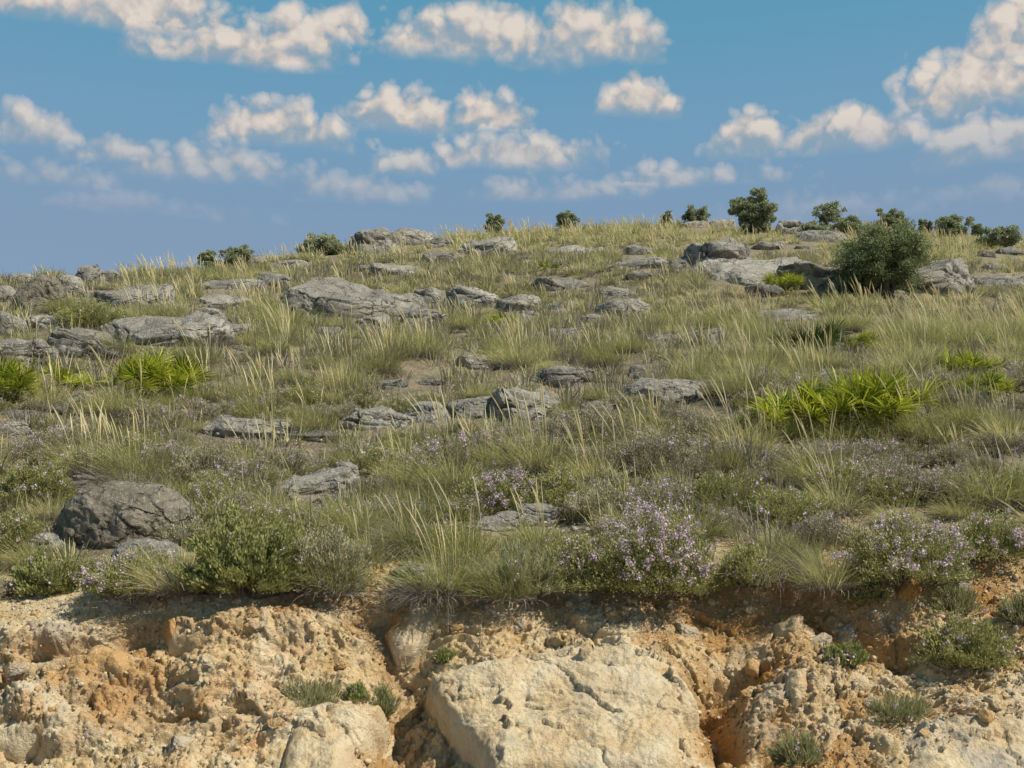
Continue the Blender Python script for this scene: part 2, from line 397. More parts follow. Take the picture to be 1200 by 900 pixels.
pale = np.clip(pale + .35 * (1 - sstep(420, 560, PX)) * (fbm(q3 * 1.4, 3, 74) > -.1), 0, 1)
Vb = Pb + Nb * D[:, None]
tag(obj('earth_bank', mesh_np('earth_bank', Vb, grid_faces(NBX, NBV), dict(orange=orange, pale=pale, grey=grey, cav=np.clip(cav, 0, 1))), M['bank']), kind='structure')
_Dg = D.reshape(NBV, NBX)
def bank_d(x, s):
    i = np.clip((np.asarray(x) - BX0) / (BX1 - BX0) * (NBX - 1), 0, NBX - 1).astype(int); j = np.clip(np.asarray(s) / _L[-1] * (NBV - 1), 0, NBV - 1).astype(int)
    return _Dg[j, i]
def bank_pt(x, s, lift=0.0):
    x = np.atleast_1d(np.asarray(x, float)); s = np.atleast_1d(np.asarray(s, float))
    p, n = bank_base(x, s); return p + n * (bank_d(x, s) + lift)[:, None], n

THINGS = []            # (short phrase, pixel centre, category) used to word the labels of repeats
BOXES = []             # pixel boxes that must stay in view
def landmark(short, px, py, r=30): THINGS.append((short, px, py, r))

# blocks standing out of the bank: a relief over a pixel polygon laid on the bank's own surface
def sdf_poly(P, poly):
    d = np.full(len(P), 1e9); inside = np.zeros(len(P), bool); n = len(poly)
    for k in range(n):
        a, b = poly[k], poly[(k + 1) % n]; ab = b - a; ap = P - a
        t = np.clip((ap @ ab) / (ab @ ab), 0, 1); d = np.minimum(d, np.hypot(*(ap - t[:, None] * ab).T))
        c = ((a[1] > P[:, 1]) != (b[1] > P[:, 1])) & (P[:, 0] < (b[0] - a[0]) * (P[:, 1] - a[1]) / (b[1] - a[1] + 1e-12) + a[0])
        inside ^= c
    return np.where(inside, d, -d)
def bank_block(label, short, poly, thick, seed, col, edge=0.05, tiltx=0.0, tilts=0.0):
    pts = np.array([bank_at(*p) for p in poly])
    x0, s0 = pts.min(0) - 0.04; x1, s1 = pts.max(0) + 0.04
    step = 0.0075
    gx = np.arange(x0, x1, step); gs = np.arange(s0, s1, step)
    GX, GS = np.meshgrid(gx, gs); fx, fs = GX.ravel(), GS.ravel()
    w = np.stack([fx, fs, fx * 0 + seed], 1)
    ww = np.stack([fbm(w * 5, 3, seed), fbm(w * 5, 3, seed + 1)], 1)
    sd = sdf_poly(np.stack([fx, fs], 1) + 0.035 * ww, pts)
    prof = 1 - np.exp(-np.maximum(sd, 0) / edge)
    cx, cs = pts.mean(0)
    h = thick * (1 + tiltx * (fx - cx) + tilts * (fs - cs)) * prof
    f1, f2, cid, tl = worley(np.stack([fx, fs], 1) * 2.6 + 0.35 * ww, seed + 3); e = sstep(0, 0.05, f2 - f1)
    g1, g2, gid, tl2 = worley(np.stack([fx, fs], 1) * 11 + 0.9 * ww, seed + 4); e2 = sstep(0, 0.12, g2 - g1)
    vy = sstep(-.1, .4, fbm(w * 3, 2, seed + 15))
    rel = 0.035 * (cid - .5) + .10 * tl + vy * (0.016 * (gid - .5) + .034 * tl2 - 0.004 * (1 - e2)) + 0.05 * terr(fbm(w * np.array([1.6, 2.6, 1]), 5, seed + 5), 7) * (.4 + .6 * vy) + .007 * terr(fbm(w * np.array([6, 9, 1]), 3, seed + 13), 4) + 0.006 * fbm(w * 14, 3, seed + 6) + 0.006 * fbm(w * 45, 3, seed + 7, .65) - .004 * sstep(.25, .5, fbm(w * 22, 2, seed + 8))
    crack = sstep(0.06, 0.0, np.abs(fbm(w * 1.8, 3, seed + 9)))
    h = h + prof * (rel - 0.014 * crack * vy)
    h = np.where(sd > 0, h, -0.10)
    p, n = bank_base(fx, fs); V = p + n * (np.maximum(0.25 * bank_d(fx, fs), -0.08) + h)[:, None]
    idx = np.arange(len(fx)).reshape(GX.shape)
    keep = (sd > -0.02).reshape(GX.shape)
    F = grid_faces(len(gx), len(gs)); kf = keep.ravel()[F].any(1); F = F[kf]
    o_, p_, g_ = col
    nz = fbm(w * 3.5, 3, seed + 11)
    at = dict(orange=np.clip(o_ + 0.7 * sstep(0.2, 0.5, nz) * (o_ > 0) + 0.5 * (1 - prof) * sstep(0, 0.3, nz), 0, 1), pale=np.clip(p_ + 0 * nz, 0, 1), grey=np.clip(g_ * (0.5 + 1.0 * nz), 0, 1),
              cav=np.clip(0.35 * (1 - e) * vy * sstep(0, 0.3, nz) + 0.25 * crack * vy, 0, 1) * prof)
    used = np.unique(F); remap = np.zeros(len(fx), int); remap[used] = np.arange(len(used))
    c = V[used].mean(0); me = mesh_np('bank_block', V[used] - c, remap[F], {k: v[used] for k, v in at.items()})
    o = obj('bank_block', me, M['bank']); o.location = c
    tag(o, label, 'rock'); cxp = np.mean([p[0] for p in poly]); cyp = np.mean([p[1] for p in poly]); landmark(short, cxp, cyp, 60)
    return o
BL = [
 ('huge pale cream limestone block filling the middle of the cut bank', 'the huge cream bank block', [(497, 818), (504, 806), (545, 800), (590, 792), (640, 786), (690, 772), (738, 774), (776, 792), (806, 812), (819, 846), (803, 878), (792, 960), (572, 960), (548, 900), (520, 862)], .20, 201, (0, .65, .22), .022, 0, .25),
 ('cream rock slab low in the bank left of the dark gully', 'the low cream slab', [(345, 846), (392, 836), (452, 834), (459, 850), (440, 872), (424, 905), (420, 960), (320, 960), (335, 880)], .16, 202, (0, .7, .1), .035, 0, .2),
 ('pale angular rock wedged under the turf at the head of the gully', 'the wedge rock at the gully head', [(448, 742), (468, 714), (520, 709), (526, 720), (512, 745), (490, 768), (468, 772)], .07, 203, (.15, .8, .1), .03, 0, 0),
 ('small orange cream upright rock in the shaded right part of the bank', 'the upright orange bank rock', [(906, 732), (934, 720), (956, 736), (961, 760), (950, 777), (914, 773)], .06, 204, (.3, .5, .1), .03, 0, 0),
 ('cracked pale slab with grey stains in the bottom right corner', 'the bottom right slab', [(1052, 890), (1098, 852), (1160, 842), (1230, 844), (1240, 960), (1050, 960)], .13, 205, (0, .7, .55), .04, 0, .1),
 ('flat peach coloured rock shelf under the top edge of the bank', 'the peach rock shelf', [(190, 736), (240, 734), (281, 746), (268, 758), (235, 771), (196, 768)], .13, 206, (.4, .6, 0), .03, 0, 0),
 ('rounded orange rock bulging from the bank below the dark leafy shrub', 'the bulging orange rock', [(316, 738), (332, 716), (358, 712), (376, 730), (370, 752), (340, 760), (322, 756)], .14, 207, (.75, .1, 0), .04, 0, 0),
 ('broad orange ochre rock face in the left half of the bank', 'the orange rock face', [(100, 775), (130, 762), (158, 772), (164, 800), (150, 812), (112, 808), (98, 795)], .12, 208, (.6, .3, 0), .035, 0, 0),
 ('small orange stone below the bleached dead branches', 'the small orange stone', [(97, 738), (108, 728), (119, 731), (120, 744), (106, 750)], .09, 209, (.75, .1, 0), .025, 0, 0),
 ('low pale ridge of rock at the far left foot of the bank', 'the pale left ridge', [(-30, 850), (5, 838), (50, 850), (112, 866), (110, 880), (60, 880), (20, 890), (-30, 890)], .11, 210, (0, .75, .2), .03, 0, 0),
 ('tilted tan slab beside the gravel at the bottom right', 'the tilted tan slab', [(953, 885), (972, 868), (1000, 852), (1014, 852), (1006, 870), (985, 888), (965, 902)], .10, 211, (.2, .5, .1), .025, 0, 0),
 ('grey weathered rock under the purple thyme at the lip of the bank', 'the grey lip rock', [(652, 700), (655, 682), (678, 675), (702, 682), (704, 702), (680, 712)], .10, 212, (0, 0, .95), .03, 0, 0),
 ('smooth rust orange boulder in shade under the purple thyme bush', 'the rust orange boulder', [(1046, 708), (1050, 680), (1066, 668), (1080, 684), (1086, 708), (1070, 716)], .14, 213, (1, 0, 0), .04, 0, 0),
 ('bluish grey rock at the lip of the bank far right', 'the bluish grey rock', [(1104, 690), (1108, 668), (1128, 660), (1138, 672), (1136, 690), (1120, 698)], .10, 214, (0, .1, .85), .03, 0, 0),
 ('layered tan ledge above the slope of loose stones at right', 'the layered tan ledge', [(955, 800), (985, 790), (1015, 796), (1018, 812), (990, 826), (960, 822)], .08, 215, (0, .6, .25), .025, 0, 0),
 ('square cream block at the right edge of the dark hollow', 'the square cream block', [(915, 800), (948, 792), (952, 812), (945, 840), (918, 850), (908, 830)], .14, 216, (.1, .6, .1), .03, 0, 0),
 ('yellowish crumbly rock in the middle left of the bank', 'the yellowish crumbly rock', [(205, 815), (250, 800), (290, 812), (300, 840), (262, 856), (214, 846)], .10, 217, (.25, .6, 0), .05, 0, 0),
]
for b in BL: bank_block(*b)

# loose stones and gravel on the bank
def stone_mesh(seed, n=10):
    V, F = cube_sphere(n); r = np.random.default_rng(seed)
    V = np.sign(V) * np.abs(V) ** 0.85 * np.array([1, r.uniform(.6, .95), r.uniform(.45, .8)])
    for _ in range(9):
        nn = r.normal(size=3); nn /= np.linalg.norm(nn); o = r.uniform(.45, .75); d = V @ nn - o; V = V - np.outer(np.maximum(d, 0) * .9, nn)
    V = V * (1 + 0.14 * fbm(V * 2.2 + seed, 3, seed))[:, None]
    return V, F
def cube_sphere(n):
    Vs, Fs = [], []; k = 0
    a = np.tan(np.linspace(-np.pi / 4, np.pi / 4, n)); U, W = np.meshgrid(a, a)
    for ax in range(3):
        for sg in (1, -1):
            p = np.zeros((n * n, 3)); p[:, ax] = sg; p[:, (ax + 1) % 3] = U.ravel() * sg; p[:, (ax + 2) % 3] = W.ravel()
            Vs.append(p / np.linalg.norm(p, axis=1)[:, None]); Fs.append(grid_faces(n, n) + k); k += n * n
    V = np.concatenate(Vs); F = np.concatenate(Fs)
    key = np.round(V * 1e5).astype(np.int64); _, first, inv = np.unique(key, axis=0, return_index=True, return_inverse=True)
    return V[first], inv.reshape(-1)[F]

stone_protos = []
for k in range(8):
    V, F = stone_mesh(300 + k); n_ = len(V); rk = np.random.default_rng(k)
    me = mesh_np('bank_stone', V, F, dict(orange=np.full(n_, (.5 if k % 4 == 0 else .05)), pale=np.full(n_, .35 if k % 4 else .1), grey=np.full(n_, .5 if k % 3 == 1 else 0), cav=np.zeros(n_)))
    me.materials.append(M['bank']); stone_protos.append(me)
    stone_protos[-1]['c'] = ('orange', 'greyish', 'cream')[0 if k % 4 == 0 else (1 if k % 3 == 1 else 2)]
STONES = []
r = np.random.default_rng(5)
cand = [(r.uniform(-20, 1220), r.uniform(690, 905)) for _ in range(700)]
for px, py in cand:
    if len(STONES) >= 150: break
    dens = .35 + .65 * (px > 930) + .5 * (130 < px < 330 and py < 740) + .5 * (520 < px < 780 and py < 770)
    if r.random() > dens or (500 < px < 800 and py > 775): continue
    x, s = bank_at(px, py)
    if s < 0.5: continue
    k = int(r.integers(8)); sz = float(np.clip(0.012 * (1 + r.pareto(2.3)), .012, .06))
    if any((px - a) ** 2 + (py - b) ** 2 < (7 + sz * 150) ** 2 for a, b, *_ in STONES): continue
    p, n = bank_pt(x, s, sz * .25)
    o = bpy.data.objects.new('bank_stone', stone_protos[k]); COL.objects.link(o)
    o.location = p[0]; o.scale = (sz,) * 3; o.rotation_euler = tuple(r.uniform(-.6, .6, 2)) + (r.uniform(0, 6.28),)
    STONES.append((px, py, o, stone_protos[k]['c'], sz))

RUBBLE = []
def add_rubble():
    pro = []
    for k in range(7):
        me = rock_mesh(7100 + k * 3, (1, .75, .7), 'block', 26); n_ = len(me.vertices)
        for nm, v in (('orange', .45 if k % 3 == 0 else .05), ('pale', .1 if k % 3 == 0 else .6), ('grey', .5 if k % 3 == 2 else 0)):
            at = me.attributes.new(nm, 'FLOAT', 'POINT'); at.data.foreach_set('value', np.full(n_, v, np.float32))
        me.materials.append(M['bank']); pro.append((me, ('orange', 'cream', 'greyish')[k % 3]))
    rr_ = np.random.default_rng(63)
    for _ in range(400):
        if len(RUBBLE) >= 46: break
        px, py = float(rr_.uniform(-10, 1210)), float(rr_.uniform(705, 905)); sz = float(np.clip(.035 * (1 + rr_.pareto(2.6)), .035, .115)); rp = sz * FPX / 5.8
        if 480 < px < 825 and py > 765: continue
        if any((px - a) ** 2 + (py - b) ** 2 < (rp + c_ + 10) ** 2 for a, b, c_, *_ in RUBBLE): continue
        if any(math.hypot(px - t[1], py - t[2]) < 26 for t in THINGS): continue
        x, s_ = bank_at(px, py); p, n = bank_pt(x, s_, -.15 * sz); me, c_ = pro[int(rr_.integers(7))]
        o = bpy.data.objects.new('bank_rock', me); COL.objects.link(o); o.location = p[0]; o.scale = (sz, sz * float(rr_.uniform(.8, 1.2)), sz * float(rr_.uniform(.7, 1.1))); o.rotation_euler = (float(rr_.uniform(.2, .9)), float(rr_.normal(0, .35)), float(rr_.uniform(-.6, .6)))
        RUBBLE.append((px, py, rp, o, ('broken ' if sz < .06 else 'larger broken ') + c_))
def merged(protos, loc, sc, rot, which):
    """many small meshes as one: protos = [(V,F)], per item transform"""
    Vs, Fs, k0 = [], [], 0
    for k, (V, F) in enumerate(protos):
        m = np.nonzero(which == k)[0]
        if not len(m): continue
        c, s_ = np.cos(rot[m]), np.sin(rot[m])
        x = V[None, :, 0] * c[:, None] - V[None, :, 1] * s_[:, None]; y = V[None, :, 0] * s_[:, None] + V[None, :, 1] * c[:, None]
        P = np.stack([x, y, np.broadcast_to(V[None, :, 2], x.shape)], -1) * sc[m][:, None, None] + loc[m][:, None, :]
        Vs.append(P.reshape(-1, 3)); Fs.append((F[None] + (np.arange(len(m)) * len(V))[:, None, None] + k0).reshape(-1, F.shape[1])); k0 += len(m) * len(V)
    return np.concatenate(Vs), np.concatenate(Fs)
n = 24000
gx = r.uniform(-3.6, 3.6, n); gs = r.uniform(.02, 1.9, n)
keep = r.random(n) < np.clip(.4 + sstep(1.2, 1.9, gx) * .75 + .6 * np.exp(-((gs - .45) / .25) ** 2) + .5 * ((gx > -.35) & (gx < .7) & (gs < .85)), 0, 1)
gx, gs = gx[keep], gs[keep]; n = len(gx)
gsz = np.clip(.0045 * (1 + r.pareto(2.5, n)), 0.0035, .022)
p, _ = bank_pt(gx, gs); p += 0.3 * gsz[:, None] * np.array([0, -.7, .7])
protos = [stone_mesh(400 + k, 4) for k in range(6)]
V, F = merged(protos, p, gsz, r.uniform(0, 6.28, n), r.integers(0, 6, n)); cr = np.repeat(r.random(len(V) // len(protos[0][0]) + 1), len(protos[0][0]))[:len(V)]
tag(obj('gravel', mesh_np('gravel', V, F, dict(orange=.5 * (cr < .15), pale=1.0 * (cr > .4), grey=.5 * (cr > .75), cav=0 * cr), False), M['bank']), 'loose pale gravel scattered over the cut bank', 'gravel', kind='stuff')

n = 9000
hy = np.sqrt(r.uniform(6.45 ** 2, 11 ** 2, n)); hx = r.uniform(-.53, .53, n) * hy
kk = r.random(n) < np.clip(1.25 - (hy - 6.4) / 4.2, .15, 1) * sstep(-.5, .3, fbm(np.stack([hx, hy, 0 * hx], 1) * 1.6, 2, 66)); hx, hy = hx[kk], hy[kk]; n = len(hx)
hsz = np.clip(.005 * (1 + r.pareto(2.2, n)), .004, .035)
V, F = merged(protos, np.stack([hx, hy, H(hx, hy) + .02 + .3 * hsz], 1), hsz, r.uniform(0, 6.28, n), r.integers(0, 6, n)); cr = np.repeat(r.random(len(V) // len(protos[0][0]) + 1), len(protos[0][0]))[:len(V)]
tag(obj('pebbles', mesh_np('pebbles', V, F, dict(orange=.3 * (cr < .12), pale=.7 * (cr > .6), grey=.9 * (cr < .5), cav=.25 * (cr > .3) * (cr < .6)), False), M['bank']), 'scattered grey and cream pebbles on the soil behind the bank lip', 'pebbles', kind='stuff')

# ------------------------------------------------------------------ limestone rocks on the hill
def rock_mesh(seed, dims, kind, n):
    r = np.random.default_rng(seed); V, F = cube_sphere(n)
    e = dict(dome=.78, slab=.42, block=.45)[kind]
    V = np.sign(V) * np.abs(V) ** e
    V[:, 0] *= 1 + .18 * r.normal() * V[:, 1]; V[:, 2] *= 1 + .20 * r.normal() * V[:, 0] * (kind != 'dome')
    D_ = np.array(dims)
    for _ in range(dict(dome=9, slab=22, block=24)[kind]):
        nn = r.normal(size=3) * np.array([1, 1, dict(dome=.6, slab=.5, block=.7)[kind]]); nn /= np.linalg.norm(nn)
        o = r.uniform(.72, 1.12) if kind != 'dome' else r.uniform(.78, 1.0); d = V @ nn - o; V = V - np.outer(np.maximum(d, 0) * .97, nn)
    P = V * D_; m = float(D_.mean()); f = 1.0 / max(.18, m)
    off = r.uniform(-50, 50, 3)
    N = V / D_; N /= np.linalg.norm(N, axis=1)[:, None] + 1e-9
    def terrace(h, k): x = h * k; fl = np.floor(x); return (fl + sstep(.3, .7, x - fl)) / k
    d = .10 * m * fbm(P * f * .9 + off, 4, seed) + .05 * m * (ridged(P * f * 2.4 + off, 3, seed + 2) - .6)
    d += (.16 if kind != 'dome' else .06) * m * terrace(fbm(P * f * 1.5 * np.array([1, 1, 1.6]) + off, 3, seed + 3), 5) + .025 * m * fbm(P * f * 7 + off, 3, seed + 5, .6)
    crack = np.zeros(len(P))
    if kind != 'dome':
        wz = P[:, 2] + .35 * D_[2] * fbm(P * f * 1.0 + off, 2, seed + 4) + .06 * P[:, 0]
        nb = r.integers(2, 5) if kind == 'slab' else 2
        b = (wz / D_[2] * nb * .5) % 1; gsh = np.exp(-((b - .5) / .10) ** 2)
        side = 1 - sstep(.75, .95, N[:, 2]); vary = sstep(-.25, .25, fbm(P * f * 1.4 + off, 2, seed + 8))
        d -= .17 * D_[2] * gsh * side * vary; crack = np.maximum(crack, gsh * side * vary)
    g = np.abs(fbm(P * f * .75 + off, 3, seed + 6)); ck = np.exp(-(g / .035) ** 2) * (kind != 'dome' or .5)
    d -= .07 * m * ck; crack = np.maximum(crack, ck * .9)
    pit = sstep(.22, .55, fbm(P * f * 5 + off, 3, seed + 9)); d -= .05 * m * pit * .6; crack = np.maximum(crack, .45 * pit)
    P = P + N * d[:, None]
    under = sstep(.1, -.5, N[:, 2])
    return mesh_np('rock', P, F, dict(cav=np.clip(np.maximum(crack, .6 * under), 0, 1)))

RK = [  # label, short, x0, x1, y0, y1, kind, roll
 ('tall domed grey boulder with a dark left face on the left skyline', 'the domed skyline boulder', 12, 64, 318, 369, 'dome', 0),
 ('pale rounded rock leaning on the right side of the domed skyline boulder', 'the pale leaning rock', 63, 92, 320, 346, 'dome', 0),
 ('peaked grey rock breaking the skyline right of the domed boulder', 'the peaked skyline rock', 84, 117, 308, 333, 'block', 0),
 ('low grey rock at the right end of the left skyline group', 'the last left skyline rock', 113, 139, 315, 330, 'dome', 0),
 ('flat grey rock behind the domed boulder on the skyline', 'the flat rock behind the domed boulder', 10, 44, 318, 332, 'slab', 0),
 ('low grey rock cut by the left edge under the skyline', 'the left edge skyline rock', -14, 15, 332, 354, 'dome', 0),
 ('long sloping grey slab just under the left skyline', 'the sloping slab under the left skyline', 100, 190, 328, 362, 'slab', .08),
 ('rounded grey boulder at the left edge left of the green bush', 'the left edge boulder', -14, 21, 363, 396, 'dome', 0),
 ('small grey slab left of the bright green leafy bush', 'the small slab by the green bush', 33, 82, 364, 386, 'slab', 0),
 ('wide layered grey outcrop below the green leafy bush', 'the layered outcrop', 38, 127, 378, 422, 'slab', -.04),
 ('dark fronted grey slab at the left edge above the fan palms', 'the dark fronted slab', -20, 44, 394, 426, 'slab', 0),
 ('big pale table of limestone with a dark cleft on its left end', 'the pale limestone table', 124, 239, 361, 407, 'slab', .03),
 ('tilted dark sided block right of the pale limestone table', 'the tilted block', 228, 261, 351, 383, 'block', .5),
 ('small white topped rock at the foot of the tilted block', 'the white topped rock', 247, 288, 377, 396, 'slab', 0),
 ('long flat tan grey slab below the two dark skyline bushes', 'the long flat slab', 228, 300, 320, 340, 'slab', 0),
 ('low grey rock right of the two dark skyline bushes', 'the low rock by the twin bushes', 300, 338, 316, 336, 'slab', 0),
 ('huge smooth sloping limestone pavement left of the centre', 'the smooth limestone pavement', 318, 474, 320, 372, 'slab', -.03),
 ('grey slab between the tilted block and the limestone pavement', 'the slab behind the tilted block', 232, 284, 342, 363, 'slab', 0),
 ('small rocks of pale grey on the skyline left of the green shrub', 'the small skyline rocks', 310, 368, 299, 314, 'block', 0),
 ('low lichen covered slab above the olive brown thyme', 'the lichen slab', 228, 344, 485, 516, 'slab', 0),
 ('grey rock among palm fronds and dry grass at left', 'the rock below the palms', 52, 97, 463, 487, 'block', 0),
 ('grey rock at the left edge below the fan palms', 'the left edge rock below the palms', -12, 27, 493, 513, 'dome', 0),
 ('small pale stone right of the bright fan palm clump', 'the pale stone by the palm', 229, 251, 447, 460, 'block', 0),
 ('rugged pitted outcrop standing on the middle skyline', 'the rugged skyline outcrop', 407, 468, 263, 298, 'block', 0),
 ('lighter grey block behind the rugged skyline outcrop', 'the lighter skyline block', 450, 505, 263, 288, 'block', 0),
 ('low grey rock at the right foot of the skyline outcrop', 'the right foot of the skyline outcrop', 500, 530, 275, 290, 'slab', 0),
 ('grass covered dark ledge below the small round skyline bush', 'the grassy ledge', 545, 598, 273, 302, 'slab', 0),
 ('dark shaded rock left of the split grey outcrop', 'the dark shaded rock', 483, 521, 335, 357, 'block', 0),
 ('split grey outcrop in the middle of the slope', 'the split outcrop', 520, 578, 333, 363, 'block', 0),
 ('blocky grey rock right of the split outcrop', 'the blocky mid slope rock', 577, 632, 343, 365, 'block', 0),
 ('low white streaked rock with a dark underside below the pavement', 'the white streaked rock', 407, 461, 362, 388, 'slab', -.1),
 ('pale slanting slab right of the white streaked rock', 'the pale slanting slab', 466, 516, 358, 384, 'slab', .1),
 ('pointed pale rock in the upper middle of the slope', 'the pointed pale rock', 624, 698, 320, 341, 'slab', -.1),
 ('cream slab with a shadowed lip in the upper right middle', 'the cream slab', 720, 785, 296, 316, 'slab', 0),
 ('small pale rock right of the cream slab', 'the rock by the cream slab', 780, 808, 301, 315, 'block', 0),
 ('brown shaded rock ledge above the cream slab', 'the brown ledge', 726, 770, 283, 299, 'block', 0),
 ('low pale slab half sunk in grass right of the middle', 'the half sunk slab', 702, 744, 333, 350, 'slab', 0),
 ('smooth grey hump of rock in the right middle of the slope', 'the smooth grey hump', 705, 763, 347, 371, 'dome', 0),
 ('small low rock at the left foot of the smooth grey hump', 'the foot of the grey hump', 680, 707, 366, 380, 'slab', 0),
 ('small pale rock below the blocky mid slope rock', 'the small mid slope rock', 606, 632, 362, 375, 'slab', 0),
 ('grey rock with a dark right edge above the central boulder row', 'the rock above the boulder row', 620, 688, 426, 455, 'slab', 0),
 ('smooth pale rock second from the right in the central boulder row', 'the pale row rock', 521, 588, 464, 492, 'dome', .1),
 ('largest lit boulder with a dark right end in the central boulder row', 'the large row boulder', 570, 658, 453, 496, 'block', -.08),
 ('small rounded boulder third from the right in the central row', 'the small row boulder', 476, 524, 469, 497, 'dome', 0),
 ('long low rock at the left end of the central boulder row', 'the long row rock', 394, 476, 474, 506, 'slab', 0),
 ('rounded pale grey boulder right of the central boulder row', 'the rounded pale boulder', 738, 834, 441, 476, 'dome', 0),
 ('grey rock just above the rounded pale boulder', 'the rock above the pale boulder', 735, 760, 427, 445, 'block', 0),
 ('thin flat rock half hidden in grass at the right middle', 'the thin flat rock', 756, 803, 388, 401, 'slab', 0),
 ('small stone in grass left of the central boulder row', 'the stone left of the row', 441, 474, 443, 457, 'slab', 0),
 ('layered rock ledge with deep shadow below the skyline at right', 'the shadowed rock ledge', 795, 892, 276, 318, 'block', 0),
 ('broad tan limestone pavement left of the big olive bush', 'the tan limestone pavement', 830, 985, 292, 338, 'slab', -.03),
 ('flat tan ledge touching the left foot of the big olive bush', 'the ledge at the olive foot', 925, 1000, 303, 342, 'slab', 0),
 ('steep ribbed slab right of the big olive bush', 'the ribbed slab', 1072, 1140, 302, 348, 'slab', .15),
 ('pale flat rock at the right edge below the skyline bushes', 'the right edge flat rock', 1130, 1215, 316, 338, 'slab', 0),
 ('low grey rock above the ribbed slab', 'the rock above the ribbed slab', 1094, 1136, 299, 315, 'slab', 0),
 ('dark stone in grass below the rightmost skyline bush', 'the dark stone', 1146, 1169, 292, 302, 'dome', 0),
 ('low pale rock in tall grass below the tan pavement', 'the rock below the tan pavement', 892, 965, 356, 376, 'slab', 0),
 ('small grey rock left of the dark shrub with straw spikes', 'the small rock by the spiky shrub', 813, 852, 382, 400, 'slab', 0),
 ('pale skyline rock between the olive bush and the spiky bush', 'the pale skyline rock', 908, 949, 254, 275, 'block', 0),
 ('small skyline rock left of the tall olive bush', 'the left skyline rock of the olive', 834, 862, 252, 264, 'block', 0),
 ('small grey rock between the two bright palms at right', 'the rock between the palms', 1068, 1090, 476, 496, 'block', 0),
 ('pale rock in grass at the far right above the palm', 'the far right pale rock', 1158, 1186, 428, 449, 'dome', 0),
 ('large lone dark domed boulder at lower left', 'the lone dark boulder', 62, 205, 566, 642, 'dome', -.1),
 ('small dark rock at the left foot of the lone boulder', 'the foot rock of the lone boulder', 16, 75, 626, 650, 'block', 0),
 ('smooth dusty slab in front of the lone boulder', 'the dusty slab', 122, 200, 634, 668, 'dome', 0),
 ('tilted grey slab beside a small upright stone left of centre', 'the tilted grey slab', 318, 402, 549, 590, 'slab', .12),
 ('small upright dark sided stone on the tilted grey slab', 'the upright stone', 388, 424, 542, 576, 'block', .15),
 ('small pale stone left above the lone dark boulder', 'the stone above the lone boulder', 83, 104, 556, 575, 'block', 0),
 ('white topped stone on the lip below the dark leafy shrub', 'the white lip stone', 292, 328, 676, 695, 'block', 0),
 ('pale grey stones on the lip left of the dark leafy shrub', 'the pale lip stone', 239, 265, 678, 699, 'block', 0),
 ('grey lichen rock in the lower middle above the purple thyme', 'the lichen rock in the middle', 596, 668, 588, 616, 'slab', 0),
 ('pale low rock at the left of the middle lichen rock', 'the low middle rock', 556, 622, 601, 624, 'slab', 0),
 ('flat grey stone near the lip below the grey dead grass', 'the flat lip stone', 462, 518, 660, 686, 'slab', 0),
 ('small white stone just above the flat lip stone', 'the white stone', 466, 484, 658, 668, 'block', 0),
 ('small grey rock at the right edge beyond the palms', 'the right edge rock', 1182, 1210, 505, 530, 'block', 0),
 ('pale rock in grass in the upper left middle', 'the upper left middle rock', 540, 575, 415, 432, 'slab', 0),
 ('small pale rock in front of the rounded pale boulder', 'the rock before the pale boulder', 686, 722, 468, 482, 'slab', 0),
 ('low grey rock halfway between skyline outcrop and split outcrop', 'the halfway rock', 440, 492, 305, 322, 'slab', 0),
 ('long low rock under the small skyline bushes in the middle', 'the long rock under the skyline', 636, 700, 284, 299, 'slab', 0),
 ('small pale rock right of the shadowed rock ledge', 'the rock right of the ledge', 886, 925, 280, 293, 'block', 0),
]
for k, (label, short, x0, x1, y0, y1, kind, roll) in enumerate(RK):
    P = ground((x0 + x1) / 2, y1); d = P[1] * 1.02
    w = (x1 - x0) * d / FPX; h = (y1 - y0) * d / FPX
    pave = 'pavement' in label or 'table' in label or 'sloping slab' in label
    dep = min(.8 * w, 2.6 * h + .25)
    if pave: dep = min(.9 * w, 5 * h + .3)
    slope = .28
    sx, sy, sz = w / 2 * ((1.6 if x1 < 300 else 1.38) if kind == 'slab' else 1.14), dep / 2, h * (.66 if kind == 'slab' else .74)
    if kind != 'dome': sx *= .97
    me = rock_mesh(1000 + k * 13, (sx, sy, sz), kind, 64 if P[1] < 12 else (52 if w * FPX / d > 90 else (38 if w * FPX / d > 45 else 26)))
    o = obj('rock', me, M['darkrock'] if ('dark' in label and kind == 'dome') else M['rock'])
    if pave: o.scale = (1, 1, .9)
    tilt = 1.45 * math.atan(slope) if pave else {'slab': .75, 'block': .35, 'dome': .3}[kind] * math.atan(slope)
    o.rotation_euler = (tilt, -roll, 0)
    o.location = (P[0], P[1] + dep * .46, P[2] + h * .26)
    tag(o, label, 'rock')
    landmark(short, (x0 + x1) / 2, (y0 + y1) / 2, (x1 - x0) / 2); BOXES.append((x0, x1, y0, y1, 1.0))

add_rubble()
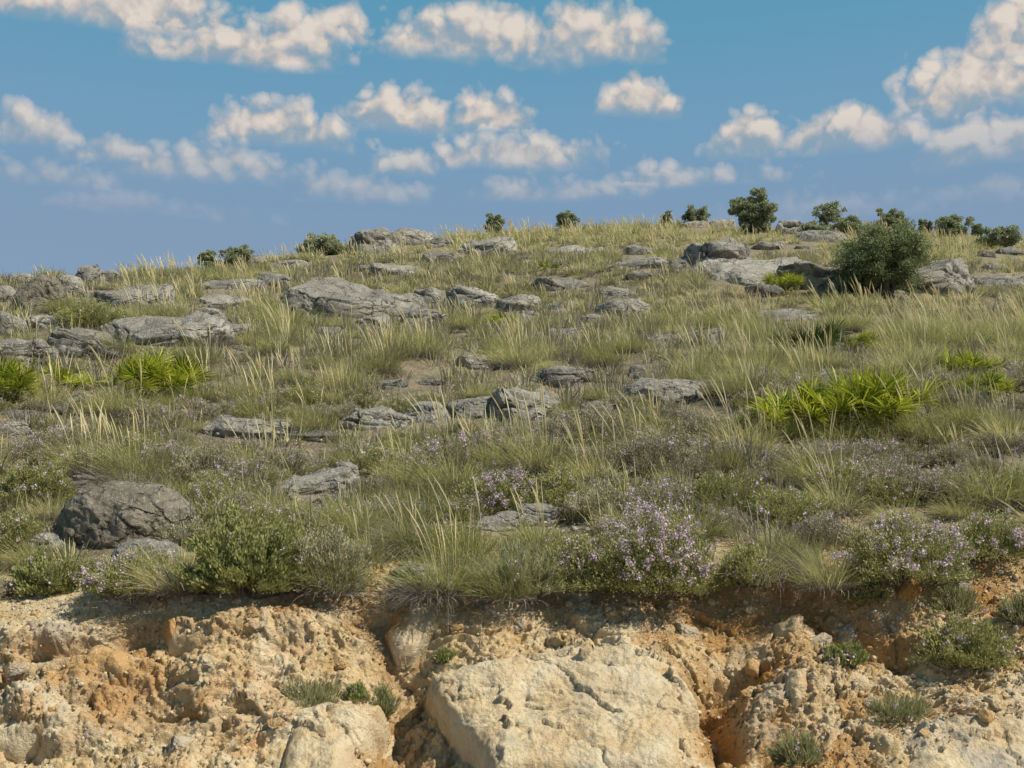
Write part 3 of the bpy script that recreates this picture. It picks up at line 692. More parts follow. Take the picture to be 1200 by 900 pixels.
# smaller slabs that carry the ledges on between the named outcrops
SPRO = [rock_mesh(5000 + k * 7, (1, .62, .26 + .05 * (k % 3)), 'slab' if k % 4 else 'block', 30) for k in range(9)]
for me in SPRO: me.materials.append(M['rock'])
SLABS = []
r = np.random.default_rng(808)
for (x0, x1, y0, y1, wt) in list(BOXES):
    for _ in range(3 if x0 < 330 or y1 < 345 else 2):
        px = float(r.choice([x0 - r.uniform(0, .5) * (x1 - x0) - 8, x1 + r.uniform(0, .5) * (x1 - x0) + 8])); py = y1 + float(r.normal(0, 5)) + 1
        if py > 520 or px < -20 or px > 1220: continue
        P = ground(px, py); hw = float(r.uniform(9, 34)) * (1.25 if px < 300 else 1)
        if any(a - 2 < px + hw * .8 and px - hw * .8 < b + 2 and c_ < py and py - 8 < d_ for a, b, c_, d_, _w in BOXES): continue
        o = bpy.data.objects.new('rock', SPRO[int(r.integers(9))]); COL.objects.link(o)
        sz = hw * P[1] / FPX
        o.location = (P[0], P[1] + .25 * sz, P[2] + .06 * sz); o.scale = (sz, sz * r.uniform(.8, 1.2), sz * r.uniform(.8, 1.3)); o.rotation_euler = (.22, float(r.normal(0, .06)), float(r.choice([0, math.pi]) + r.normal(0, .25)))
        SLABS.append((o, px, py, 'small flat' if hw < 17 else 'mid sized')); BOXES.append((px - hw, px + hw, py - hw * .45, py, .5))

# ------------------------------------------------------------------ plant builders
def frames(d):
    """two unit vectors across each direction"""
    a = np.where(np.abs(d[:, 2:3]) < .9, np.array([[0, 0, 1.0]]), np.array([[1.0, 0, 0]]))
    u = np.cross(d, a); u /= np.linalg.norm(u, axis=1)[:, None] + 1e-9
    return u, np.cross(d, u)

def ribbons(P, wid, side):
    """P (n,m,3) polylines, wid (n,m), side (n,3) -> V,F"""
    n, m, _ = P.shape
    A = P - side[:, None, :] * wid[:, :, None]; B = P + side[:, None, :] * wid[:, :, None]
    V = np.stack([A, B], 2).reshape(-1, 3)
    base = np.arange(n)[:, None] * (2 * m) + np.arange(m - 1)[None] * 2
    F = np.stack([base, base + 1, base + 3, base + 2], -1).reshape(-1, 4)
    return V, F

def arcs(r, n, m, root, az, tilt, bend, L, wind=(0, 0), wob=0.0):
    """polylines that leave root at tilt from vertical and bend over"""
    t = np.linspace(0, 1, m); st = L[:, None] / (m - 1)
    th = tilt[:, None] + bend[:, None] * t[None] ** 1.3
    az_ = az[:, None] + (wob * r.normal(size=n))[:, None] * t[None]
    dx = np.sin(th) * np.cos(az_); dy = np.sin(th) * np.sin(az_); dz = np.cos(th)
    seg = np.stack([dx, dy, dz], -1) * st[..., None]
    P = np.concatenate([root[:, None, :], root[:, None, :] + np.cumsum(seg[:, :-1], 1)], 1)
    P[:, :, 0] += wind[0] * L[:, None] * t ** 2; P[:, :, 1] += wind[1] * L[:, None] * t ** 2
    return P

def tussock_blades(r, n, rad, hgt, wid, m=5, kind='leaf', centre=None, wind=-.12):
    ph = r.uniform(0, 2 * np.pi, n); rho = rad * .42 * np.sqrt(r.random(n))
    root = np.stack([rho * np.cos(ph), rho * np.sin(ph), np.full(n, -.04)], 1)
    f = rho / (rad * .42)
    az = ph + r.normal(0, .55, n)
    if kind == 'leaf':
        tilt = .08 + .75 * f + r.normal(0, .16, n); bend = .3 + 1.25 * r.random(n) ** 1.4 * (.4 + .8 * f); L = hgt * r.uniform(.5, 1.2, n) * (1.05 - .15 * f)
    else:
        tilt = .55 + .65 * f + r.normal(0, .2, n); bend = .7 + 1.0 * r.random(n); L = hgt * r.uniform(.35, .75, n)
    P = arcs(r, n, m, root, az, np.abs(tilt), bend, L, (wind, 0), .4)
    u = np.stack([-np.sin(az), np.cos(az), 0 * az], 1) * np.cos(a_ := r.uniform(-1, 1, n))[:, None] + np.stack([np.cos(az) * .7, np.sin(az) * .7, -.6 + 0 * az], 1) * np.sin(a_)[:, None]
    w = wid * (np.interp(np.linspace(0, 1, m), [0, .3, .75, 1], [.8, 1, .7, .18]))[None] * r.uniform(.7, 1.3, n)[:, None]
    V, F = ribbons(P, w, u)
    hue = np.repeat(np.clip(r.normal(.42, .22, n), 0, 1), 2 * m); tt = np.tile(np.repeat(np.linspace(0, 1, m), 2), n)
    return V, F, hue, tt

def spikes(r, n, rad, hgt, wid, wind=-.18, m=8):
    ph = r.uniform(0, 2 * np.pi, n); rho = rad * .35 * np.sqrt(r.random(n))
    root = np.stack([rho * np.cos(ph), rho * np.sin(ph), 0 * ph], 1)
    P = arcs(r, n, m, root, ph + r.normal(0, .8, n), np.abs(r.normal(.10, .09, n)), r.uniform(.05, .45, n), hgt * r.uniform(.72, 1.1, n), (wind, 0))
    t = np.linspace(0, 1, m)
    w = wid * np.interp(t, [0, .55, .66, .8, .93, 1], [.30, .26, .75, 1.0, .6, .15])[None] * r.uniform(.75, 1.25, n)[:, None]
    d = P[:, -1] - P[:, 0]; d /= np.linalg.norm(d, axis=1)[:, None]; u, v = frames(d)
    V1, F1 = ribbons(P, w, u); V2, F2 = ribbons(P, w, v)
    hue = np.repeat(r.random(n), 2 * m)
    return np.concatenate([V1, V2]), np.concatenate([F1, F2 + len(V1)]), np.concatenate([hue, hue])

def tubes(paths, radii, sides=5):
    """list of (m,3) polylines with (m,) radii -> V,F"""
    Vs, Fs, k = [], [], 0
    for P, rad in zip(paths, radii):
        P = np.asarray(P, float); m = len(P)
        T = np.gradient(P, axis=0); T /= np.linalg.norm(T, axis=1)[:, None] + 1e-9
        u, v = frames(T)
        a = np.linspace(0, 2 * np.pi, sides, endpoint=False)
        ring = P[:, None] + (u[:, None] * np.cos(a)[None, :, None] + v[:, None] * np.sin(a)[None, :, None]) * np.asarray(rad)[:, None, None]
        i = np.arange(m * sides).reshape(m, sides); j = np.roll(i, -1, 1)
        Fs.append(np.stack([i[:-1], j[:-1], j[1:], i[1:]], -1).reshape(-1, 4) + k); Vs.append(ring.reshape(-1, 3)); k += m * sides
    return np.concatenate(Vs), np.concatenate(Fs)

def leaf_quads(r, C, ax, ln, wd, jit=.6):
    """lozenge leaves at C along ax"""
    n = len(C); d = ax + jit * r.normal(size=(n, 3)); d /= np.linalg.norm(d, axis=1)[:, None] + 1e-9
    u, v = frames(d); a = r.uniform(0, np.pi, n)[:, None]; s_ = u * np.cos(a) + v * np.sin(a)
    ln = np.broadcast_to(ln, n)[:, None] * r.uniform(.7, 1.3, (n, 1)); wd = np.broadcast_to(wd, n)[:, None]
    V = np.stack([C, C + d * ln * .5 - s_ * wd, C + d * ln, C + d * ln * .5 + s_ * wd], 1).reshape(-1, 3)
    return V, np.arange(4 * n).reshape(n, 4)

def dome_shrub(r, nst, nleaf, nflow, leaf=(.013, .003), fl=.0045, lump=.25, upright=.35, flower_top=.35):
    """unit dome (radius 1 x height 1) scaled later by dims; sizes are given in unit of the final metre via div"""
    ph = r.uniform(0, 2 * np.pi, nst); cosz = r.uniform(.02, 1, nst)
    D_ = np.stack([np.sqrt(1 - cosz ** 2) * np.cos(ph), np.sqrt(1 - cosz ** 2) * np.sin(ph), cosz], 1)
    ext = 1 + lump * fbm(D_ * 1.7 + r.uniform(0, 90), 3, 3) * 1.6 + .07 * r.normal(size=nst)
    return D_, ext

def shrub(name_leaf, seed, w, h, nst, nleaf, nflow, leaf, fl, mats, lump=.3, jit=.5, toplight=.5, flower_bias=.2, dy=1.0, stem_n=26):
    """meshes of one dome shaped shrub: foliage, flowers, stems (metres, origin at base)"""
    r = np.random.default_rng(seed); D_, ext = dome_shrub(r, nst, 0, 0, lump=lump)
    S = np.array([w / 2 * 1.12, w / 2 * dy, h * .68])
    tip = D_ * ext[:, None] * S
    root = tip * np.array([.38, .38, 0]) + np.array([0, 0, -.02])
    ki = r.integers(0, nst, nleaf); t = 1 - .72 * r.random(nleaf) ** 1.3
    mid = (root[ki] + tip[ki]) * .5 + np.array([0, 0, .10 * h])
    C = root[ki] * ((1 - t) ** 2)[:, None] + mid * (2 * t * (1 - t))[:, None] + tip[ki] * (t ** 2)[:, None]
    C += r.normal(0, .012 + .02 * w, (nleaf, 3)) * .5
    ax = (tip - root)[ki]; ax /= np.linalg.norm(ax, axis=1)[:, None] + 1e-9; ax[:, 2] += .5
    V, F = leaf_quads(r, C, ax, leaf[0], leaf[1], jit)
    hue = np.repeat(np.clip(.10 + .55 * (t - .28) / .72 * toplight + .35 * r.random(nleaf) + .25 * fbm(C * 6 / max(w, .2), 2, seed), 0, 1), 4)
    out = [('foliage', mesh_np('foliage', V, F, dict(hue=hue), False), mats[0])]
    if nflow:
        fs = np.nonzero((D_[:, 2] > flower_bias) & (fbm(D_ * 2.2 + seed, 2, 5) > -.12))[0]
        ncl = max(6, nflow // 9); kc = fs[r.integers(0, len(fs), ncl)]; cc = tip[kc] * r.uniform(.90, 1.06, (ncl, 1)); ki = r.integers(0, ncl, nflow)
        c = cc[ki] + r.normal(0, .009, (nflow, 3)); c[:, 2] = np.maximum(c[:, 2], .01)
        V, F = leaf_quads(r, c - fl * .5, r.normal(size=(nflow, 3)), fl * 1.7, fl * .75, .3)
        out.append(('flowers', mesh_np('flowers', V, F, dict(hue=np.repeat(r.random(nflow), 4)), False), M['flower']))
    paths, rad = [], []
    for i in r.integers(0, nst, stem_n):
        tt = np.linspace(0, .9, 5)[:, None]; m_ = (root[i] + tip[i]) * .5 + np.array([0, 0, .1 * h]) + r.normal(0, .02, 3)
        paths.append(root[i] * (1 - tt) ** 2 + m_ * 2 * tt * (1 - tt) + tip[i] * tt ** 2); rad.append(np.linspace(.006, .0018, 5) * (.6 + w))
    V, F = tubes(paths, rad, 4)
    out.append(('stems', mesh_np('stems', V, F), M['twig']))
    return out

def place_parts(root, parts):
    for nm, me, mat in parts:
        o = obj(nm, me, mat, root)
        if nm == 'flowers': o['kind'] = 'stuff'

# ------------------------------------------------------------------ trees and bushes
def tree(label, short, px0, px1, py0, py1, seed, mat, nclump, nleaf, leaf, trunks=3, shape=1.0, gap=.55, name='bush'):
    P = ground((px0 + px1) / 2, py1); d = P[1] * 1.02
    w = (px1 - px0) * d / FPX; h = max((py1 - py0) * d / FPX, .4 * w)
    zbase = P[2]
    top = (EYE + ray((px0 + px1) / 2, py0)[2] * P[1]) - zbase
    if top > .5 * h: h = top
    r = np.random.default_rng(seed)
    nleaf = int(nleaf * .85); root = empty(name, (P[0], P[1], zbase - .03))
    tag(root, label, 'tree' if name == 'tree' else 'bush')
    nclump = int(nclump * 2.6); nleaf = int(nleaf * 2.1); leaf *= .72
    ph = r.uniform(0, 2 * np.pi, nclump); cz = r.uniform(-1, 1, nclump); rad = (.45 + .58 * r.random(nclump) ** 1.1)
    sq = np.sqrt(1 - cz ** 2)
    C = np.stack([sq * np.cos(ph), sq * np.sin(ph), cz], 1) * rad[:, None]
    C *= 1 + .55 * fbm(C * 1.5 + seed, 3, seed)[:, None]
    C = C * np.array([w * .43, w * .40, h * .43 * shape]) + np.array([0, 0, h * .47])
    C[:, 2] = np.maximum(C[:, 2], .04 * h)
    cr = w * r.uniform(.045, .10, nclump)
    ki = r.integers(0, nclump, nleaf)
    off = r.normal(size=(nleaf, 3)); off /= np.linalg.norm(off, axis=1)[:, None]; off *= (r.random(nleaf) ** .5)[:, None]
    L = C[ki] + off * cr[ki][:, None] * np.array([1.1, 1.1, .8])
    L = L[L[:, 2] > .02]; nleaf = len(L)
    V, F = leaf_quads(r, L, np.array([[0, 0, .5]]) + off[:nleaf] * .8, leaf, leaf * .30, .7)
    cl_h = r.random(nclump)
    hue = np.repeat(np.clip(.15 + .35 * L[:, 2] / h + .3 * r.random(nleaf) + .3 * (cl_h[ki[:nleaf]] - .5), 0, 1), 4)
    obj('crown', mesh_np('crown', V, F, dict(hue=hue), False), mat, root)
    paths, radii = [], []
    for i in range(trunks):
        a = r.uniform(0, 6.28); e = np.array([np.cos(a) * w * .14, np.sin(a) * w * .14, h * .42]); b = np.array([np.cos(a) * w * .03, np.sin(a) * w * .03, -.1])
        tt = np.linspace(0, 1, 6)[:, None]; pth = b + (e - b) * tt + np.sin(tt * 3.1) * r.normal(0, .05 * w, 3) * np.array([1, 1, 0])
        paths.append(pth); radii.append(np.linspace(.032, .018, 6) * w)
        for j in r.choice(nclump, min(nclump, max(6, 44 // trunks)), replace=False):
            s0 = pth[r.integers(2, 6)]; m_ = (s0 + C[j]) * .5 + r.normal(0, .04 * w, 3)
            paths.append(s0 * (1 - tt) ** 2 + m_ * 2 * tt * (1 - tt) + C[j] * tt ** 2); radii.append(np.linspace(.013, .004, 6) * w)
    V, F = tubes(paths, radii, 6)
    obj('trunk', mesh_np('trunk', V, F), M['bark'], root)
    landmark(short, (px0 + px1) / 2, (py0 + py1) / 2, (px1 - px0) / 2); BOXES.append((px0, px1, py0, py1 - 3, .8))
    return root
TR = [
 ('big rounded dark olive bush standing right of the tan limestone pavement', 'the big olive bush', 978, 1094, 252, 350, 1, 'olivedark', 130, 34000, .055, 5),
 ('tall rounded olive bush on the skyline right of centre', 'the tall skyline olive', 856, 914, 224, 276, 2, 'olive', 60, 20000, .11, 3),
 ('thin spiky dark bush with bare gaps on the skyline', 'the spiky skyline bush', 949, 991, 228, 255, 3, 'darkleaf', 26, 1800, .13, 3),
 ('pale green treetop rising behind the big olive bush', 'the treetop behind the olive bush', 1024, 1062, 241, 270, 4, 'olive', 30, 7000, .12, 2),
 ('low green bush at the upper left of the big olive bush', 'the low bush by the olive bush', 974, 1014, 252, 278, 5, 'olive', 34, 7000, .11, 3),
 ('small dark bush at the left end of the right skyline group', 'the small dark skyline bush', 1074, 1093, 253, 273, 6, 'darkleaf', 18, 2600, .11, 2),
 ('rounded dark bush in the middle of the right skyline group', 'the rounded right skyline bush', 1094, 1138, 249, 280, 7, 'darkleaf', 40, 9000, .11, 3),
 ('tiny round bush between the two right skyline bushes', 'the tiny round skyline bush', 1137, 1154, 259, 271, 8, 'darkleaf', 14, 2000, .11, 2),
 ('wide spreading dark bush at the right end of the skyline', 'the wide right skyline bush', 1146, 1198, 261, 293, 9, 'darkleaf', 50, 11000, .11, 3),
 ('upright loose bush on the skyline left of the tall olive', 'the loose skyline bush', 798, 834, 239, 264, 10, 'olive', 26, 3400, .12, 3),
 ('sparse twiggy bush on the skyline between the loose bush and the centre', 'the twiggy skyline bush', 771, 791, 246, 262, 11, 'darkleaf', 14, 900, .12, 2),
 ('dense small bush on the skyline right of centre', 'the dense small skyline bush', 650, 679, 244, 267, 12, 'darkleaf', 26, 4200, .10, 2),
 ('small round dark bush alone on the middle skyline', 'the lone round skyline bush', 566, 593, 249, 271, 13, 'darkleaf', 26, 4500, .10, 2),
 ('left darker bush of the pair on the left skyline', 'the left twin bush', 231, 258, 291, 315, 14, 'darkleaf', 24, 4200, .075, 2),
 ('right flat topped bush of the pair on the left skyline', 'the right twin bush', 258, 299, 285, 311, 15, 'olive', 34, 6000, .075, 3),
 ('low spreading green shrub on the skyline left of the rugged outcrop', 'the spreading skyline shrub', 348, 408, 271, 300, 16, 'olive', 44, 8000, .09, 3),
 ('low grey green bush below the spiky skyline bush', 'the grey green low bush', 938, 974, 256, 282, 17, 'olive', 26, 4000, .11, 2),
]
for a in TR: tree(a[0], a[1], a[2], a[3], a[4], a[5], a[6] * 31, M[a[7]], *a[8:])

# ------------------------------------------------------------------ fan palms
def fan_mesh(seed):
    r = np.random.default_rng(seed); nf = 21
    a = np.linspace(-1.75, 1.75, nf) + r.normal(0, .05, nf)
    L = (.30 + .05 * np.cos(a * .8)) * r.uniform(.85, 1.1, nf)
    m = 5; t = np.linspace(0, 1, m)
    c = np.array([0, .34, .22])                        # hastula: end of the petiole
    d = np.stack([np.sin(a), np.cos(a) * .82, np.cos(a) * .45 + .12], 1); d /= np.linalg.norm(d, axis=1)[:, None]
    P = c + d[:, None, :] * (L[:, None] * t[None])[..., None]
    P[:, :, 2] -= .06 * t ** 2 * r.uniform(.3, 1.6, nf)[:, None]
    side = np.stack([np.cos(a), -np.sin(a) * .82, 0 * a + .35 * np.sign(r.normal(size=nf))], 1); side /= np.linalg.norm(side, axis=1)[:, None]
    w = np.interp(t, [0, .35, .7, 1], [.004, .0095, .0075, .001])[None] * np.ones((nf, 1))
    V, F = ribbons(P, w, side)
    hue = np.repeat(np.clip(.42 + .28 * r.normal(size=nf), 0, 1), 2 * m)
    hue = np.clip(hue + np.tile(np.repeat(t, 2), nf) * .35 - .08, 0, 1)
    pt = np.linspace(0, 1, 6)[:, None]; pp = np.array([0, 0, -.03]) * (1 - pt) + c * pt + np.array([0, -.03, .06]) * np.sin(pt * 3.14)
    V2, F2 = tubes([pp], [np.linspace(.007, .004, 6)], 4)
    return mesh_np('frond', np.concatenate([V, V2]), np.concatenate([F, F2 + len(V)]), dict(hue=np.concatenate([hue, np.full(len(V2), .25)])), False)
FANS = [fan_mesh(70 + k) for k in range(6)]
M['palmdark'] = m_leaf('dark_palm_leaf', (0.035, 0.065, 0.012), (0.12, 0.16, 0.03), 0.3, 0.42)
for f in FANS: f.materials.append(M['palm'])
FANSD = [f.copy() for f in FANS]
for f in FANSD: f.materials.clear(); f.materials.append(M['palmdark'])
def palm(label, short, px0, px1, py0, py1, seed, nfr, dark=False):
    r = np.random.default_rng(seed); P = ground((px0 + px1) / 2, py1 - 3); d = P[1] * 1.02
    w = (px1 - px0) * d / FPX; h = (py1 - py0) * d / FPX
    root = empty('fan_palm', P); tag(root, label, 'palm', 'dwarf fan palms on the slope')
    fs = float(np.clip(h / .80, .36, .85)); nfr = int(nfr * 1.6)
    for i in range(nfr):
        x = r.uniform(-.5, .5) * max(.05, w - .30 * fs); y = r.uniform(-.15, .25) * w
        o = bpy.data.objects.new('frond', (FANSD if dark else FANS)[i % 6]); COL.objects.link(o); o.parent = root
        az = r.uniform(0, 2 * np.pi); el = r.uniform(-.05, 1.05)
        gz = float(H(P[0] + x, P[1] + y)) - P[2]
        o.location = (x, y, max(-.05, gz)); o.rotation_euler = (el, r.normal(0, .15), az); s_ = fs * r.uniform(.6, 1.25); o.scale = (s_, s_, s_)
    landmark(short, (px0 + px1) / 2, (py0 + py1) / 2, (px1 - px0) / 2); BOXES.append((px0, px1, py0, py1 - 8, .7))
PL = [
 ('bright green fan palm cut by the left edge of the picture', 'the left edge palm', -12, 34, 421, 476, 1, 22),
 ('low fan palm fronds between the left edge palm and the broad palm', 'the low left palm', 52, 110, 431, 464, 2, 20),
 ('broad bright green fan palm clump below the layered outcrop', 'the broad left palm', 120, 232, 415, 474, 3, 44),
 ('yellow green left clump of the large pair of palms at right', 'the left palm of the big pair', 892, 985, 455, 512, 4, 46),
 ('largest yellow green fan palm clump with dark shaded base at right', 'the largest palm', 975, 1070, 434, 512, 5, 60),
 ('bright yellow green palm left of the right edge', 'the upper right palm', 1098, 1160, 410, 449, 6, 30),
 ('low yellow green palm by the right edge below another palm', 'the lower right palm', 1134, 1196, 438, 475, 7, 30),
 ('small bright palm with straw spikes below the big olive bush', 'the small palm under the olive bush', 988, 1029, 386, 416, 8, 18),
 ('dark green palm shrub hung with straw spikes right of centre', 'the dark spiky palm', 915, 990, 382, 424, 9, 34, True),
 ('small bright green palm beside the tan limestone pavement', 'the small palm by the tan pavement', 896, 944, 320, 347, 10, 18),
 ('small yellow green tuft of palm in the middle of the slope', 'the mid slope palm tuft', 562, 598, 362, 390, 11, 14),
 ('tiny palm tuft high in the middle of the slope', 'the high palm tuft', 634, 655, 307, 326, 12, 10),
]
for a in PL: palm(*a)

# ------------------------------------------------------------------ shrubs placed from the photo
def shrub_at(label, short, px0, px1, py0, py1, seed, kind, on_bank=False, group=None):
    if on_bank:
        x, s = bank_at((px0 + px1) / 2, py1 - 4); p, _ = bank_pt(x, s, -.01); P = p[0]
    else:
        P = ground((px0 + px1) / 2, min(py1, 694)); 
    d = P[1] * 1.01
    w = (px1 - px0) * d / FPX; h = (py1 - py0) * d / FPX
    K = dict(KIND[kind]); vol = max(.15, w * (w * .5 + h))
    if on_bank and kind != 'faint': K['nl'] *= .5; K['st'] *= .6; w *= .85; h *= .85
    parts = shrub('shrub', seed, w, h, int(K['st'] * (160 + 900 * vol)), int(K['nl'] * (4000 + 46000 * vol)), int(K['nf'] * (300 + 3600 * vol)), K['leaf'], K['fl'], (M[K['mat']],), K['lump'], K['jit'], flower_bias=K.get('fb', .2), dy=.8)
    root = empty('shrub' if kind in ('leafy', 'fresh', 'grassy') else 'thyme_bush', P); tag(root, label, 'shrub', group); place_parts(root, parts)
    landmark(short, (px0 + px1) / 2, (py0 + py1) / 2, (px1 - px0) / 2); BOXES.append((px0, px1, py0, py1 - 6, .9))
KIND = dict(
 purple=dict(st=1, nl=.9, nf=2.0, leaf=(.016, .0035), fl=.0066, mat='thyme', lump=.3, jit=.5),
 faint=dict(st=1, nl=1, nf=.35, leaf=(.017, .0035), fl=.008, mat='thyme', lump=.3, jit=.5),
 grey=dict(st=1, nl=.8, nf=.45, leaf=(.016, .003), fl=.007, mat='thymegrey', lump=.3, jit=.5),
 brown=dict(st=1, nl=.8, nf=.12, leaf=(.02, .0035), fl=.007, mat='thymegrey', lump=.3, jit=.4),
 leafy=dict(st=.5, nl=1.0, nf=.10, leaf=(.023, .0055), fl=.008, mat='green', lump=.45, jit=.35),
 fresh=dict(st=.6, nl=.8, nf=.25, leaf=(.022, .005), fl=.008, mat='fresh', lump=.35, jit=.35),
 grassy=dict(st=.7, nl=.30, nf=.10, leaf=(.05, .0022), fl=.007, mat='sage', lump=.4, jit=.45),
)
SH = [
 ('olive green thyme bush with pale flowers left above the lone dark boulder', 'the left edge thyme', 4, 84, 520, 590, 1, 'faint'),
 ('bright green shrub with tiny pale flowers at the lower left lip', 'the bright green lip shrub', 20, 92, 662, 722, 2, 'fresh'),
 ('low thyme cushion with vivid violet flowers above the dead branches', 'the violet thyme cushion', 105, 205, 648, 706, 3, 'purple'),
 ('large dark green leafy shrub with upright yellow green tips on the bank lip', 'the dark leafy shrub', 226, 356, 583, 692, 4, 'leafy'),
 ('thyme bush dotted with mauve flowers above the middle lichen rock', 'the mauve dotted thyme', 543, 640, 537, 602, 5, 'purple'),
 ('green thyme bush right of the mauve dotted one in the lower middle', 'the green middle thyme', 625, 690, 534, 596, 6, 'faint'),
 ('largest thyme bush covered in pale purple flowers spilling over the bank', 'the largest purple thyme', 690, 838, 582, 704, 7, 'purple'),
 ('green thyme bush left of the largest purple flowering one', 'the green thyme by the purple one', 640, 716, 604, 690, 8, 'faint'),
 ('yellow green bushy tuft hanging over the lip in the lower middle', 'the hanging green tuft', 562, 664, 636, 704, 9, 'grassy'),
 ('big purple flowered thyme bush above the rust orange boulder', 'the right purple thyme', 1000, 1126, 582, 684, 10, 'purple'),
 ('purple flowered thyme bush at the right edge over the dark overhang', 'the right edge purple thyme', 1106, 1212, 585, 654, 11, 'purple'),
 ('rounded grey green thyme cushion growing low on the bank at right', 'the bank thyme cushion', 1084, 1178, 720, 786, 12, 'faint', True),
 ('olive thyme bush left of the right purple thyme', 'the olive thyme', 880, 965, 560, 618, 13, 'faint'),
 ('low lilac flowered thyme in front of the big pair of palms', 'the lilac thyme before the palms', 898, 1036, 505, 548, 14, 'grey'),
 ('green shrub with white flowers on the lip above the dark bank hollow', 'the white flowered lip shrub', 846, 902, 622, 684, 15, 'faint'),
 ('small white flowered thyme left of the rust orange boulder', 'the small white thyme', 992, 1036, 652, 704, 16, 'faint', True),
 ('soft green feathery tuft on the bank below the bluish grey rock', 'the feathery bank tuft', 1088, 1154, 674, 724, 17, 'grassy', True),
 ('small green tuft on the bank at the right edge', 'the right edge bank tuft', 1170, 1214, 698, 740, 18, 'grassy', True),
 ('small yellow green tuft alone on the left part of the bank face', 'the lone bank tuft', 329, 398, 796, 842, 19, 'grassy', True),
 ('tiny bright green plant left of another above the low cream slab', 'the tiny left bank plant', 410, 430, 804, 828, 20, 'fresh', True),
 ('upright small green plant above the low cream slab by the gully', 'the upright bank plant', 432, 462, 790, 829, 21, 'grassy', True),
 ('low bright green weed in the shadow of the bank at right', 'the shaded weed', 962, 1008, 766, 796, 22, 'fresh', True),
 ('grassy tuft at the bottom edge right of the dark hollow', 'the bottom edge tuft', 908, 960, 862, 908, 23, 'grassy', True),
 ('brownish olive thyme bush right of the grey dead grass at left', 'the brown olive thyme', 206, 278, 508, 564, 24, 'brown'),
 ('brownish thyme bush right of the central boulder row', 'the brown thyme by the row', 648, 740, 462, 520, 25, 'brown'),
 ('grey thyme bush with faint flowers below the rounded pale boulder', 'the grey thyme by the pale boulder', 722, 806, 488, 556, 26, 'grey'),
 ('thyme bush with faint flowers left of the largest palm pair', 'the thyme left of the palms', 790, 866, 470, 522, 27, 'brown'),
 ('dusty lilac thyme patch above the largest palm', 'the dusty lilac thyme', 983, 1032, 426, 448, 28, 'grey'),
 ('bright green leafy bush among the left rocks', 'the green leafy bush', 70, 144, 346, 384, 29, 'fresh'),
 ('grey thyme mound below the left fan palms', 'the grey thyme below the palms', 140, 204, 462, 496, 30, 'grey'),
 ('olive thyme mound right of the dark leafy shrub', 'the olive mound', 345, 424, 600, 692, 31, 'brown'),
 ('purple thyme bush at the right edge above the overhang thyme', 'the upper right edge thyme', 1060, 1150, 530, 586, 32, 'grey'),
 ('small lilac thyme left of the left edge of the right purple thyme', 'the small lilac thyme', 936, 1006, 590, 640, 33, 'grey'),
 ('low green weed among the loose stones at the bottom right', 'the weed among stones', 1014, 1080, 828, 862, 34, 'grassy', True),
 ('tiny green sprig at the head of the gully', 'the tiny sprig', 512, 534, 762, 778, 35, 'fresh', True),
 ('grey thyme mound in front of the lichen slab at left', 'the thyme before the lichen slab', 286, 372, 512, 556, 36, 'grey'),
 ('mauve thyme bush at the far left below the thyme with pale flowers', 'the far left mauve thyme', -20, 50, 590, 640, 37, 'faint'),
 ('wide low thyme with mauve flowers right of the middle', 'the wide mauve thyme', 800, 900, 540, 592, 38, 'faint'),
 ('green shrub with few flowers right of the right purple thyme', 'the right green shrub', 1130, 1206, 540, 588, 39, 'faint'),
]
for a in SH: shrub_at(a[0], a[1], a[2], a[3], a[4], a[5], a[6] * 7 + 500, a[7], len(a) > 8)

# ------------------------------------------------------------------ dead branches and lone stalks
def branch(label, name, pxs, rad, depth=0.0, cat='branch'):
    x, s = bank_at(*pxs[0][0]); base, _ = bank_pt(x, s, .02); yb = base[0, 1] + depth
    paths, radii = [], []
    for path in pxs:
        P = []
        for k, (px, py) in enumerate(path):
            d = ray(px, py); y = yb - .03 * k + .02 * math.sin(px); P.append((d[0] * y, y, EYE + d[2] * y))
        P = np.array(P); t = np.linspace(0, 1, 4 * len(P)); tk = np.linspace(0, 1, len(P))
        Q = np.stack([np.interp(t, tk, P[:, c]) for c in range(3)], 1); Q[1:-1] = (Q[:-2] + Q[1:-1] * 2 + Q[2:]) / 4
        paths.append(Q); radii.append(np.linspace(rad, rad * .35, len(Q)))
    V, F = tubes(paths, radii, 6); c = paths[0][0]
    o = obj(name, mesh_np(name, V - c, F), M['dead']); o.location = c; tag(o, label, cat)
branch('tangle of bleached dead branches on the lip under the violet thyme', 'dead_branches', [[(160, 712), (140, 706), (122, 704), (104, 708)], [(152, 710), (136, 698), (126, 690)], [(148, 708), (142, 699), (158, 701), (170, 692)], [(160, 712), (150, 712), (128, 712)], [(158, 706), (163, 698), (172, 697)], [(140, 708), (130, 700), (120, 694)]], .0065)
branch('thin curved dead stalk bending up from the bank in the lower middle', 'dead_stalk', [[(599, 722), (622, 700), (632, 683), (633, 660)]], .006, cat='stalk')
branch('thin pale vertical stalk hanging in front of the gully head', 'dead_stalk', [[(525, 744), (525, 715), (526, 690), (525, 640)]], .0035, cat='stalk')
branch('short pale vertical stalk right of the gully head', 'dead_stalk', [[(562, 762), (563, 742), (565, 722)]], .004, cat='stalk')
branch('pale fallen stalk leaning across the lip below the dark leafy shrub', 'dead_stalk', [[(300, 690), (318, 680), (338, 666)]], .004, cat='stalk')

